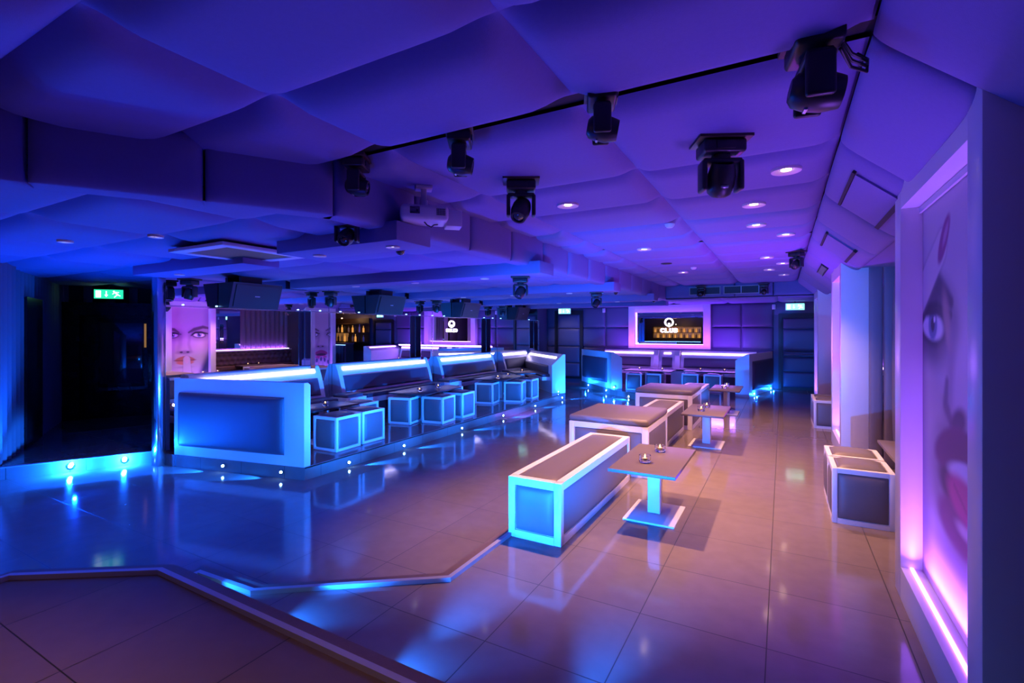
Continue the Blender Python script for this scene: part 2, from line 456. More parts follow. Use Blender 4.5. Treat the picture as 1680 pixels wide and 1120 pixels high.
for k, (s0, s1) in enumerate(((.24, 1.33), (1.36, 2.44))):
    b = NB(); cs = (s0 + s1) / 2; off = .0
    R = Matrix((dd, -dnv, Vector((0, 0, 1)))).transposed()
    box(b, onwall(cs, .92, -.03), (s1 - s0, .05, 1.84), .004, rot=R)
    dr = thing('entrance_door', ['black gloss entrance door leaf nearer the pleated side wall', 'black gloss entrance door leaf beside the mirrored column'][k], 'door', (0, 0, 0), 0)
    obj('door_leaf', b, M['doorblack'], dr)
    b = NB(); box(b, onwall(cs, 1.12, .0), (s1 - s0 - .5, .02, 1.05), .004, rot=R); obj('glass_panel', b, M['lens'], dr)
    b = NB()
    for zz in (.5, 1.74): bar(b, onwall(s0 + .2, zz, .0), onwall(s1 - .2, zz, .0), .03, .05)
    for ss in (s0 + .2, s1 - .2): bar(b, onwall(ss, .5), onwall(ss, 1.74), .05, .03, up=dnv)
    obj('moulding', b, M['doorblack'], dr)
    hs = s1 - .08 if k == 0 else s0 + .08
    b = NB(); tube(b, [onwall(hs, .78, .0), onwall(hs, .8, .06), onwall(hs, 1.1, .06), onwall(hs, 1.12, .0)], .012); obj('handle', b, M['steel'], dr)
# wall picture glimpsed behind the glass
b = NB(); R = Matrix((dd, -dnv, Vector((0, 0, 1)))).transposed()
box(b, onwall(1.12, 1.42, .035), (.03, .012, .42), rot=R)
tag(obj('yellow_picture', b, M['yellow'], None, False), 'sliver of a yellow lit picture seen in the entrance door glass', 'picture')

# mirror wall
bm = NB(); box(bm, (XM - .04, 8.38, 1.13), (.08, 10.5, 2.34)); mw = struct('wall_mirror', bm, M['mirror'], False)
bm = NB()
box(bm, (XM + .008, 8.38, 1.815), (.016, 10.4, .022))
for y in (5.68, 8.44, 11.2): box(bm, (XM + .002, y, 1.13), (.006, .008, 2.28))
struct('trim_6', bm, M['chrome'], False)
bm = NB(); box(bm, (-6.68, 3.14, 1.07), (.14, .1, 2.44), .012)
struct('column', bm, M['chrome'])
for i, y in enumerate((5.25, 7.93, 10.68, 13.42)):
    bm = NB(); box(bm, (XM + .07, y, 1.36), (.14, .09, .9)); struct('column', bm, M['mirror'], False)
    bm = NB()
    for dx in (.0, .14):
        box(bm, (XM + dx, y - .047, 1.36), (.008, .006, .9))
    box(bm, (XM + .07, y, 1.815), (.15, .1, .012))
    struct('trim_7', bm, M['chrome'], False)
k = 0
for y in np.arange(3.4, 13.4, .42):
    bm = NB(); bmesh.ops.create_icosphere(bm, subdivisions=2, radius=.009)
    tag(obj('led_spot', bm, M['led_dot'], None, loc=(XM + .012, float(y), 1.835)), 'tiny blue LED dot on the chrome strip of the mirror wall', 'light', 'LED dots along the mirror strip')

# back wall padded panels
def pads_on_back(xs, zs, y=YB, t=.045):
    bm = NB()
    for a, b in zip(xs, xs[1:]):
        for c, d in zip(zs, zs[1:]):
            pad(bm, ((a + b) / 2, y, (c + d) / 2), (1, 0, 0), (0, 0, 1), b - a - .02, d - c - .02, t, p=9, back=.02)
    return bm
struct('wall_back', pads_on_back([-5.47, -4.71, -3.96], [.42, 1.0, 1.6, 2.24]), M['wallpad'], ang=60)
struct('wall_back', pads_on_back([-1.72, -.96, -.2], [.42, 1.0, 1.6, 2.24]), M['wallpad'], ang=60)
struct('wall_back', pads_on_back([-6.65, -6.36], [0, .45, 1.0, 1.6, 2.24]), M['wallpad'], ang=60)
for name, x0, x1, h, lab in (('padded_door', -6.3, -5.5, 2.05, 'padded grey leather exit door beside the mirror wall'), ('padded_door', -.02, .85, 1.86, 'padded dark exit door at the far right of the back wall')):
    dr = thing(name, lab, 'door', ((x0 + x1) / 2, YB - .02, 0))
    w = x1 - x0
    b = NB(); box(b, (0, .0, h / 2), (w, .05, h)); obj('door_leaf', b, M['black'], dr)
    b = NB()
    zz = [.06, .5, 1.02, 1.58, h - .03] if h > 2 else [.06, .46, .84, .98, 1.55, h - .03]
    for c, d in zip(zz, zz[1:]): pad(b, (0, -.026, (c + d) / 2), (1, 0, 0), (0, 0, 1), w - .06, d - c - .015, .04, p=9, back=.0)
    obj('padding', b, M['wallpad'], dr)
    if h < 2:
        b = NB(); tube(b, [(-w / 2 + .06, -.04, .9), (-w / 2 + .06, -.1, .9), (w / 2 - .06, -.1, .9), (w / 2 - .06, -.04, .9)], .014); obj('push_bar', b, M['steel'], dr)
    bm = NB()
    for xx in (x0 - .04, x1 + .04): box(bm, (xx, YB - .03, h / 2), (.07, .1, h))
    box(bm, ((x0 + x1) / 2, YB - .03, h + .04), (w + .15, .1, .08))
    struct('door_2' if h > 2 else 'door_3', bm, M['black'], False)
bm = NB(); box(bm, (.42, YB, 2.08), (1.2, .06, .34), .01); struct('wall_back', bm, M['wallpad'])

# ------------------------------------------------------------------ framed mirror with the club sign
fr = thing('framed_mirror', 'white framed mirror with a lit club sign on the back wall', 'mirror', (-2.84, YB, 1.0))
bm = NB()
for cx, cz, sx, sz in ((-1.03, .62, .18, 1.24), (1.03, .62, .18, 1.24), (0, .055, 1.88, .11), (0, 1.14, 1.88, .2)):
    box(bm, (cx, -.09, cz), (sx, .2, sz), .004)
obj('frame', bm, M['white'], fr)
bm = NB(); box(bm, (0, -.004, .58), (1.88, .01, .95)); obj('mirror_glass', bm, M['mirror'], fr, False)
bm = NB()
box(bm, (0, -.03, .118), (1.86, .014, .014)); box(bm, (-.93, -.03, .57), (.014, .014, .92))
obj('light_strip', bm, M['led_pink'], fr, False)
sg = thing('club_sign', 'glowing white ring emblem and CLUB lettering fixed on the framed mirror', 'sign', (-2.84, YB - .035, 1.0))
bm = NB(); lathe(bm, [(.088, -.012), (.125, -.012), (.125, .012), (.088, .012)], n=40, close=True)
bmesh.ops.rotate(bm, verts=bm.verts[:], cent=(0, 0, 0), matrix=Matrix.Rotation(PI / 2, 3, 'X'))
bmesh.ops.translate(bm, verts=bm.verts[:], vec=(0, 0, .745))
lathe_pts = [(0, 0, .0)]
box(bm, (0, 0, .66), (.03, .024, .10)); box(bm, (0, 0, .712), (.055, .024, .022))
obj('emblem', bm, M['signwhite'], sg, False)
def letter_strokes(ch):
    w, h, t = .098, .125, .029
    out = []
    if ch == 'L': out = [(-w / 2 + t / 2, 0, t, h), (0, -h / 2 + t / 2, w, t)]
    if ch == 'U': out = [(-w / 2 + t / 2, .01, t, h - .02), (w / 2 - t / 2, .01, t, h - .02), (0, -h / 2 + t / 2, w - .03, t)]
    return out
def arc_letter(bm, cx, cz, rx, rz, t, a0, a1, n=18):
    for i in range(n):
        a, b = a0 + (a1 - a0) * i / n, a0 + (a1 - a0) * (i + 1) / n
        vs = []
        for yy in (-.012, .012):
            for (aa, rr) in ((a, 1), (b, 1), (b, 0), (a, 0)):
                X = (rx - (0 if rr else t)) * math.cos(aa); Z = (rz - (0 if rr else t)) * math.sin(aa)
                vs.append(bm.verts.new((cx + X, yy, cz + Z)))
        bm.faces.new(vs[:4]); bm.faces.new(vs[7:3:-1])
        bm.faces.new((vs[0], vs[4], vs[5], vs[1])); bm.faces.new((vs[2], vs[6], vs[7], vs[3]))
for ch, cx in (('C', -.185), ('L', -.06), ('U', .062), ('B', .185)):
    bm = NB()
    if ch == 'C': arc_letter(bm, cx + .005, .515, .060, .063, .029, PI * .22, PI * 1.78, 26)
    elif ch == 'B':
        box(bm, (cx - .034, 0, .515), (.028, .024, .125))
        for zz, rz in ((.5455, .032), (.4855, .033)): arc_letter(bm, cx + .004, zz, .044, rz, .024, -PI / 2, PI / 2, 14)
        for zz in (.5665, .515, .4635): box(bm, (cx - .008, 0, zz), (.028, .024, .022))
    else:
        for a, c, sx, sz in letter_strokes(ch): box(bm, (cx + a, 0, .515 + c), (sx, .024, sz))
    obj('letter', bm, M['signwhite'], sg, False)

# ------------------------------------------------------------------ framed furniture: cubes, benches, ottomans
def framed(name, label, cat, w, d, h, bw, top, loc, rz=0, group=None, inset=.012, bulge=.024):
    """white frame with leather panels let into every face; top='inset' or 'over'"""
    t = thing(name, label, cat, loc, rz, group)
    bm = NB()
    box(bm, (0, 0, h / 2), (w - 2 * inset, d - 2 * inset, h - 2 * inset))
    for sx in (-1, 1):
        for sy in (-1, 1):
            box(bm, (sx * (w - bw) / 2, sy * (d - bw) / 2, h / 2), (bw, bw, h), .004)
    for z in (bw / 2, h - bw / 2):
        for s in (-1, 1):
            box(bm, (0, s * (d - bw) / 2, z), (w - 2 * bw, bw, bw))
            box(bm, (s * (w - bw) / 2, 0, z), (bw, d - 2 * bw, bw))
    if top == 'over': box(bm, (0, 0, h - .01), (w - .01, d - .01, .02))
    obj('frame', bm, M['white'], t)
    i = inset + .002
    for ux, o, ww in (((1, 0, 0), (0, -d / 2 + i, h / 2), w), ((-1, 0, 0), (0, d / 2 - i, h / 2), w), ((0, -1, 0), (-w / 2 + i, 0, h / 2), d), ((0, 1, 0), (w / 2 - i, 0, h / 2), d)):
        bm = NB(); pad(bm, o, ux, (0, 0, 1), ww - 2 * bw - .004, h - 2 * bw - .004, bulge, p=5, back=.004); obj('side_panel', bm, M['leather'], t)
    bm = NB()
    if top == 'inset': pad(bm, (0, 0, h - i), (1, 0, 0), (0, 1, 0), w - 2 * bw - .004, d - 2 * bw - .004, .040, p=4.5, back=.004)
    else:
        box(bm, (0, 0, h + .035), (w + .01, d + .01, .07), .03, 4)
    obj('seat_cushion', bm, M['leather'], t)
    return t

# centre line of benches and ottomans
b1 = framed('bench', 'nearest long white bench with grey leather top in front of the first low table', 'bench', .42, 1.76, .44, .055, 'inset', (-1.56, 4.02, 0), 0, 'white benches in the centre row')
dup(b1, (-1.52, 6.88, 0), 0, 'long white bench between the two square ottomans')
dup(b1, (-1.50, 9.66, 0), 0, 'farthest long white bench beyond the second square ottoman')
o1 = framed('ottoman', 'large square grey leather ottoman behind the nearest bench', 'ottoman', .86, .96, .52, .06, 'over', (-1.63, 5.5, 0), 0, 'square ottomans in the centre row')
dup(o1, (-1.63, 8.27, 0), 0, 'large square grey leather ottoman farther from the camera')

# cubes
CUBES = [(-5.03, 4.43, 0, .05, 'blue-lit white cube stool closest to the tall end panel'),
         (-5.06, 4.90, 0, .02, 'second white cube stool from the tall end panel on the stage edge'),
         (-5.62, 5.36, 0, .1, 'white cube stool behind the first small dark table'),
         (-5.44, 6.20, 0, .22, 'left cube stool of the trio at the middle dark table'),
         (-5.01, 6.53, 0, .12, 'centre cube stool of the trio at the middle dark table'),
         (-5.02, 7.13, 0, .05, 'right cube stool of the trio at the middle dark table'),
         (-5.62, 7.62, 0, .0, 'cube stool half hidden behind the middle dark table'),
         (-5.42, 8.72, 0, .2, 'left cube stool of the trio at the third dark table'),
         (-5.02, 9.2, 0, .3, 'centre cube stool of the trio at the third dark table'),
         (-5.03, 9.78, 0, .1, 'right cube stool of the trio, nearest the far corner table'),
         (-5.65, 10.25, 0, .0, 'cube stool half hidden behind the third dark table'),
         (.54, 4.80, 0, 0, 'nearest grey and white cube stool against the right wall'),
         (.54, 5.25, 0, 0, 'grey cube stool tucked just behind the nearest right-hand cube'),
         (.62, 9.1, 0, 0, 'front cube stool of the far pair on the right wall'),
         (.62, 9.55, 0, 0, 'rear cube stool of the far pair on the right wall'),
         (-3.28, 12.45, 0, .0, 'first cube stool from the left in the back booth'),
         (-2.84, 12.62, 0, .0, 'second cube stool from the left in the back booth'),
         (-2.02, 13.0, 0, 0, 'third cube stool from the left in the back booth'),
         (-1.5, 12.98, 0, 0, 'fourth cube stool from the left in the back booth')]
c0 = None
for x, y, z, rz, lab in CUBES:
    if c0 is None: c0 = framed('cube_stool', lab, 'stool', .40, .42, .43, .036, 'inset', (x, y, z), rz, 'cube stools'); c0['group'] = 'white cube stools'
    else: dup(c0, (x, y, z), rz, lab)

# ------------------------------------------------------------------ tables
def low_table(label, loc, w, d, h, mt, rz=0, group=None):
    t = thing('low_table', label, 'table', loc, rz, group)
    bm = NB(); box(bm, (0, 0, h - .0125), (w, d, .025), .004); obj('tabletop', bm, mt, t)
    bm = NB(); box(bm, (0, 0, (h - .02) / 2 + .01), (.10, .10, h - .045), .006); obj('pole', bm, M['white'], t)
    bm = NB(); extr = [(-.2, 0), (.2, 0), (.2, .008), (.17, .016), (-.17, .016), (-.2, .008)]
    box(bm, (0, 0, .009), (.40, .50, .018), .006, 2); obj('base', bm, M['white'], t)
    return t
t1 = low_table('nearest low brown table with two candles in front of the first bench', (-.92, 4.09, 0), .5, .94, .46, M['tabletop'], 0, 'low tables in the centre aisle')
dup(t1, (-.88, 6.92, 0), 0, 'second low brown table from the camera in the centre aisle')
dup(t1, (-.9, 9.75, 0), 0, 'farthest low brown table in the centre aisle')
t2 = low_table('small dark table behind the tall end panel', (-5.48, 4.6, 0), .5, .78, .485, M['darktop'], .02, 'dark tables on the stage')
t3 = low_table('long dark table before the second white sofa', (-5.42, 6.72, 0), .72, 1.2, .485, M['darktop'], .1, 'dark tables on the stage')
dup(t3, (-5.43, 9.28, 0), .1, 'long dark table before the third white sofa')
dup(t2, (-5.66, 10.72, 0), .75, 'small dark table in the far corner of the stage')
dup(t3, (-3.03, 12.9, 0), PI / 2, 'long dark table at the left of the back booth')
dup(t3, (-1.62, 13.35, 0), PI / 2, 'long dark table at the right of the back booth')
dup(t1, (.91, 5.2, 0), 0, 'low table behind the nearest right-hand cubes').scale = (.54, 1, 1.06)
dup(t1, (.98, 9.3, 0), 0, 'low table with candles in the second wall niche').scale = (.58, 1, 1)

def candle(label, loc, group):
    t = thing('tealight_candle', label, 'candle', loc, 0, group)
    bm = NB(); lathe(bm, [(.0, 0), (.042, 0), (.046, .01), (.046, .058), (.038, .058), (.037, .022), (.0, .018)], n=24); obj('glass_holder', bm, M['glass'], t)
    bm = NB(); lathe(bm, [(.0, .021), (.019, .021), (.019, .036), (.0, .034)], n=16); obj('wax', bm, M['wax'], t)
    bm = NB(); lathe(bm, [(.0, .036), (.005, .039), (.0065, .045), (.003, .053), (0, .057)], n=10); obj('flame', bm, M['flame'], t)
    return t
cd = candle('left candle on the nearest low brown table', (-.96, 3.92, .461), 'tealights')
for x, y, z, lab in ((-.93, 4.33, .461, 'right candle on the nearest low brown table'),
                     (-.93, 6.78, .461, 'front candle on the second low brown table'), (-.91, 7.15, .461, 'rear candle on the second low brown table'),
                     (-.93, 9.62, .461, 'front candle on the farthest low brown table'), (-.92, 10.0, .461, 'rear candle on the farthest low brown table'),
                     (-5.46, 4.6, .486, 'single candle on the small table by the end panel'),
                     (-5.35, 6.45, .486, 'left candle on the table before the second sofa'), (-5.4, 7.02, .486, 'right candle on the table before the second sofa'),
                     (-5.36, 9.05, .486, 'left candle on the table before the third sofa'), (-5.43, 9.62, .486, 'right candle on the table before the third sofa'),
                     (-5.66, 10.74, .486, 'candle on the far corner table of the stage'),
                     (-3.3, 12.9, .486, 'far left candle in the back booth'), (-2.72, 12.92, .486, 'second candle from the left in the back booth'),
                     (-1.85, 13.35, .486, 'third candle from the left in the back booth'), (-1.28, 13.35, .486, 'right-hand candle in the back booth'),
                     (.98, 9.15, .461, 'front candle on the table in the second wall niche'), (.98, 9.5, .461, 'rear candle on the table in the second wall niche')):
    dup(cd, (x, y, z), 0, lab)

# ------------------------------------------------------------------ sofas
def sofa(label, L, loc, rz=0, group='white light-strip sofas', strip='led_white', ex=(.12, .1), g0=.0):
    """runs along local +y from 0 to L, back against local x=0"""
    t = thing('sofa', label, 'sofa', loc, rz, group)
    prof = [(.0, .0), (.0, .95), (.06, .95), (.085, .935), (.13, .84), (.18, .70), (.225, .54), (.25, .42), (.25, .0)]
    bm = NB(); extrude_profile(bm, prof, 0, L); obj('back_shell', bm, M['white'], t, ang=20)
    a, b = Vector((.10, 0, .905)), Vector((.137, 0, .825)); u = (b - a).normalized(); n = Vector((-u.z, 0, u.x)); n = n if n.x > 0 else -n
    R = Matrix((Vector((0, 1, 0)), u, n)).transposed()
    bm = NB(); box(bm, (a + b) / 2 + Vector((0, L / 2, 0)) + n * .006, (L - sum(ex), .05, .012), rot=R); obj('light_strip', bm, M[strip], t, False)
    a, b = Vector((.163, 0, .755)), Vector((.243, 0, .49)); u = (b - a).normalized(); n = Vector((-u.z, 0, u.x)); n = n if n.x > 0 else -n
    bm = NB(); pad(bm, (a + b) / 2 + Vector((0, L / 2, 0)) + n * -.004, (0, -1, 0) if Vector((0, -1, 0)).cross(u).dot(n) > 0 else (0, 1, 0), u, L - .16, (b - a).length, .05, p=9, back=.004)
    obj('back_cushion', bm, M['leather2'], t)
    bm = NB(); box(bm, (.415, (L + g0) / 2, .345), (.35, L - .01 - g0, .09), .012); obj('seat_shelf', bm, M['white'], t)
    bm = NB(); box(bm, (.42, (L + g0) / 2, .42), (.33, L - .06 - g0, .075), .03, 4); obj('seat_cushion', bm, M['leather2'], t)
    bm = NB(); box(bm, (.36, (L + g0) / 2, .15), (.22, L - .02 - g0, .30)); obj('plinth', bm, M['leather2'], t, False)
    return t
SX = XM + .004
sofa('first white sofa behind the tall end panel against the mirror wall', 1.98, (SX, 3.42, 0))
sofa('second white sofa along the mirror wall', 2.40, (SX, 5.74, 0), g0=.2)
sofa('third white sofa along the mirror wall', 2.28, (SX, 8.48, 0), g0=.2)
sofa('fourth white sofa ending in the far corner of the mirror wall', 1.50, (SX, 11.22, 0), ex=(.12, .04), g0=.2)
# unit boxes between the sofas
u0 = thing('corner_seat', 'white box seat between the first and second sofas', 'seat', (-6.18, 5.66, 0), 0, 'white box seats between sofas')
bm = NB(); box(bm, (0, 0, .22), (.40, .42, .44), .008); obj('box', bm, M['white'], u0)
bm = NB(); box(bm, (.0, .0, .462), (.33, .35, .06), .026, 4); obj('seat_cushion', bm, M['leather2'], u0)
bm = NB(); pad(bm, (.0, -.21, .25), (1, 0, 0), (0, 0, 1), .2, .16, .012, back=.003); obj('front_panel', bm, M['leather2'], u0)
bm = NB(); pad(bm, (.20, 0, .3), (0, 1, 0), (0, 0, 1), .22, .12, .012, back=.003); obj('side_panel', bm, M['leather2'], u0)
dup(u0, (-6.18, 8.38, 0), 0, 'white box seat between the second and third sofas')
dup(u0, (-6.18, 11.08, 0), 0, 'white box seat between the third and fourth sofas')

def booth_arm(label, p, q, inner, thick, cat, slope=.15, top=.95, padlo=.115, padhi=.76, f0=.04, f1=.86, name='booth_divider', lean=True, base=0., strip=None):
    """upright padded panel from p to q (plan), its thickness towards the plan point 'inner'"""
    p, q, inn = Vector((*p, 0)), Vector((*q, 0)), Vector((*inner, 0))
    d = q - p; L = d.length; d.normalize(); n = Vector((-d.y, d.x, 0))
    if (inn - p).dot(n) < 0: n = -n
    t = thing(name, label, cat, p)
    t.rotation_euler = (0, 0, math.atan2(d.y, d.x)); s = 1 if Vector((-d.y, d.x, 0)).dot(n) > 0 else -1
    prof = [(0, base), (0, top), (.06, top), (thick, top - slope), (thick, base)]
    bm = NB(); extrude_profile(bm, prof, 0, L)
    for v in bm.verts: v.co = Vector((v.co.y, s * v.co.x, v.co.z))
    bmesh.ops.recalc_face_normals(bm, faces=bm.faces[:])
    obj('panel', bm, M['white'], t, False)
    bm = NB()
    o = Vector((L * (f0 + f1) / 2, -s * .0, (padlo + padhi) / 2))
    ux = Vector((1, 0, 0)) if s > 0 else Vector((-1, 0, 0))
    pad(bm, o, ux, (0, 0, 1), L * (f1 - f0), padhi - padlo, .055, p=14, back=.004); obj('leather_panel', bm, M['leather2'], t)
    if strip:
        u = Vector((0, s * (thick - .06), -slope)).normalized(); nn = Vector((0, s * slope, thick - .06)).normalized()
        R = Matrix((Vector((1, 0, 0)), u, nn)).transposed()
        bm = NB(); box(bm, Vector((L * .5, s * (.06 + (thick - .06) * .35), top - slope * .35)) + nn * .006, (L * .84, .05, .012), rot=R); obj('light_strip', bm, M[strip], t, False)
    return t
# tall end panel by the entrance, and its small inner cushion
ep = booth_arm('tall white end panel with dark leather inset facing the camera', (-6.49, 3.22), (-4.61, 3.6), (-5.4, 4.4), .10, 'panel', .03, .93, name='end_panel')
bm = NB(); pad(bm, (1.30, .115, .62), (-1, 0, 0), (0, 0, 1), .75, .34, .07, p=7, back=.02); obj('back_cushion', bm, M['leather2'], ep)
# far return of the stage seating
rt = booth_arm('white return seat back closing the far corner of the stage', (-4.6, 10.97), (-6.42, 12.86), (-5.9, 11.6), .34, 'panel', .26, .93, .2, .7, .06, .5, name='booth_return', strip='led_white')
bm = NB(); box(bm, (.80, .44, .345), (1.35, .22, .09), .01); obj('seat_shelf', bm, M['white'], rt)
bm = NB(); box(bm, (.80, .44, .42), (1.3, .21, .07), .028, 4); obj('seat_cushion', bm, M['leather2'], rt)
bm = NB(); pad(bm, (1.3, .348, .55), (-1, 0, 0), (0, 0, 1), 2.1, .22, .035, p=8, back=.004); obj('back_cushion', bm, M['leather2'], rt)

# booth along the back wall
booth_arm('left end panel of the back booth with blue-lit leather inset', (-5.3, 13.9), (-3.87, 12.28), (-3.5, 13.5), .30, 'panel', .15, .95, .14, .78, .05, .88, name='booth_divider', strip='led_pink')
booth_arm('right end panel of the back booth with dark leather inset', (-.66, 12.26), (-.23, 14.26), (-1.6, 13.4), .30, 'panel', .15, .97, .13, .8, .12, .98, name='booth_divider', strip='led_pink')
sofa('left white sofa of the back booth under the padded wall', 1.48, (-4.70, YB - .04, 0), -PI / 2, 'white sofas in the back booth', 'led_pink', (.02, .02))
bpy.context.view_layer.update()
sofa('short middle section of the back booth sofa', .44, (-3.07, YB - .04, 0), -PI / 2, 'white sofas in the back booth', 'led_pink', (.12, .12))
sofa('right white sofa of the back booth under the padded wall', 1.88, (-2.48, YB - .04, 0), -PI / 2, 'white sofas in the back booth', 'led_pink', (.02, .02))
for x, lab in ((-3.14, 'white pier left of the short middle sofa section'), (-2.56, 'white pier right of the short middle sofa section')):
    bm = NB(); box(bm, (x, YB - .16, .475), (.13, .3, .95), .006); tag(obj('booth_pier', bm, M['white']), lab, 'pier', 'white piers in the back booth')
dup(u0, (-3.0, 13.52, 0), PI / 2, 'white box seat left of centre in the back booth')
dup(u0, (-2.38, 13.55, 0), PI / 2, 'white box seat right of centre in the back booth')

# ------------------------------------------------------------------ posters
def ss(x, a, b): t = np.clip((x - a) / (b - a), 0, 1); return t * t * (3 - 2 * t)
def ell(p, q, cx, cy, rx, ry, rot=0., soft=.25):
    c, s = math.cos(rot), math.sin(rot); dx, dy = p - cx, q - cy
    u, v = (c * dx + s * dy) / rx, (-s * dx + c * dy) / ry
    return 1 - ss(np.sqrt(u * u + v * v), 1 - soft, 1 + soft)
def mixc(C, a, col): return C * (1 - a[..., None]) + np.array(col) * a[..., None]
def stroke(p, q, pts, w, soft=.5):
    d = np.full(p.shape, 9.)
    for (x0, y0, w0), (x1, y1, w1) in zip(pts, pts[1:]):
        vx, vy = x1 - x0, y1 - y0; L = vx * vx + vy * vy + 1e-9
        t = np.clip(((p - x0) * vx + (q - y0) * vy) / L, 0, 1)
        dd_ = np.hypot(p - x0 - t * vx, q - y0 - t * vy) / (w * (w0 + (w1 - w0) * t))
        d = np.minimum(d, dd_)
    return 1 - ss(d, 1 - soft, 1 + soft)
SK, SH, DK = (.58, .49, .53), (.25, .18, .24), (.015, .012, .025)
def eye(C, p, q, cx, cy, s, tilt=0.):
    C = mixc(C, .55 * ell(p, q, cx, cy + .01 * s, .30 * s, .16 * s, tilt, .6), (.12, .08, .13))
    C = mixc(C, .95 * ell(p, q, cx, cy, .20 * s, .085 * s, tilt, .25), DK)
    C = mixc(C, ell(p, q, cx, cy - .005 * s, .155 * s, .058 * s, tilt, .2), (.8, .8, .85))
    C = mixc(C, ell(p, q, cx + .01 * s, cy, .062 * s, .064 * s, 0, .2), (.16, .22, .38))
    C = mixc(C, ell(p, q, cx + .01 * s, cy, .028 * s, .03 * s, 0, .25), DK)
    C = mixc(C, ell(p, q, cx + .035 * s, cy + .022 * s, .014 * s, .014 * s, 0, .3), (1, 1, 1))
    C = mixc(C, stroke(p, q, [(cx - .22 * s, cy - .02 * s, .6), (cx - .1 * s, cy + .06 * s, 1.2), (cx + .06 * s, cy + .065 * s, 1.3), (cx + .25 * s, cy + .03 * s, .7)], .022 * s), DK)
    return C
def lips(C, p, q, cx, cy, w, h, col, open_=0.):
    if open_: C = mixc(C, ell(p, q, cx, cy, w * .75, h * open_, 0, .2), (.06, .02, .04))
    up = np.maximum(ell(p, q, cx - w * .32, cy + h * (.35 + open_ * .6), w * .6, h * .42, .25, .2), ell(p, q, cx + w * .32, cy + h * (.35 + open_ * .6), w * .6, h * .42, -.25, .2))
    lo = ell(p, q, cx, cy - h * (.42 + open_ * .6), w * .78, h * .52, 0, .2)
    if open_:
        hole = ell(p, q, cx, cy, w * .62, h * open_ * .8, 0, .2); up = up * (1 - hole); lo = lo * (1 - hole)
    C = mixc(C, up, tuple(c * .8 for c in col)); C = mixc(C, lo, col)
    C = mixc(C, .55 * ell(p, q, cx + w * .1, cy - h * (.38 + open_ * .6), w * .25, h * .13, 0, .7), (.95, .8, .85))
    if not open_: C = mixc(C, stroke(p, q, [(cx - w, cy, .3), (cx, cy - .01, 1), (cx + w, cy, .3)], h * .1), (.12, .03, .05))
    return C
def finger(C, p, q, x0, y0, x1, y1, r, col=SK, nail=(.62, .3, .42)):
    a = stroke(p, q, [(x0, y0, 1.15), (x1, y1, .9)], r, .12)
    edge = stroke(p, q, [(x0, y0, 1.15), (x1, y1, .9)], r * 1.12, .25) - a
    C = mixc(C, .6 * np.clip(edge, 0, 1), SH); C = mixc(C, a, tuple(min(1, c * 1.06) for c in col))
    if nail:
        L = math.hypot(x1 - x0, y1 - y0); ux, uy = (x1 - x0) / L, (y1 - y0) / L
        C = mixc(C, ell(p, q, x1 - ux * r * .1, y1 - uy * r * .1, r * .95, r * .6, math.atan2(uy, ux), .15), nail)
    return C
def paint_hush(p, q):          # face with a finger on the lips
    q = q * 1.85; C = np.ones(p.shape + (3,)) * np.array(SK)
    C = mixc(C, .75 * ss(p + .25 * np.maximum(0, .7 - q), .78, 1.05), SH)
    C = mixc(C, ss(p + (.85 - q) * .45, .98, 1.16) * ss(-q, -.95, -.7), (.03, .04, .09))
    C = mixc(C, .45 * ss(q, 1.55, 1.85), (.5, .4, .5))
    C = eye(C, p, q, .06, 1.13, .85, .05); C = eye(C, p, q, .74, 1.14, .95, -.05)
    C = mixc(C, .9 * stroke(p, q, [(-.1, 1.3, 1), (.1, 1.27, 1.1), (.22, 1.2, .5)], .035), (.08, .05, .07))
    C = mixc(C, .9 * stroke(p, q, [(.47, 1.2, .6), (.62, 1.28, 1.2), (.85, 1.34, 1.1), (1.05, 1.3, .7)], .036), (.08, .05, .07))
    C = mixc(C, .35 * stroke(p, q, [(.26, 1.15, 1), (.25, .9, 1), (.2, .74, 1.2)], .05, .9), SH)
    C = mixc(C, .4 * stroke(p, q, [(.5, 1.12, 1), (.47, .9, .9), (.52, .74, 1)], .04, .9), SH)
    C = mixc(C, .8 * ell(p, q, .36, .70, .19, .045, 0, .6), SH)
    for xx in (.28, .45): C = mixc(C, .9 * ell(p, q, xx, .705, .04, .022, 0, .4), DK)
    C = lips(C, p, q, .38, .50, .29, .12, (.62, .22, .16))
    C = mixc(C, .5 * ell(p, q, .36, .33, .2, .03, 0, .8), SH)
    C = mixc(C, ss(-q - .45 * np.abs(p - .42), -.30, -.16), (.10, .05, .12))
    C = finger(C, p, q, .45, -.15, .42, .52, .10, SK, (.72, .5, .58))
    return C
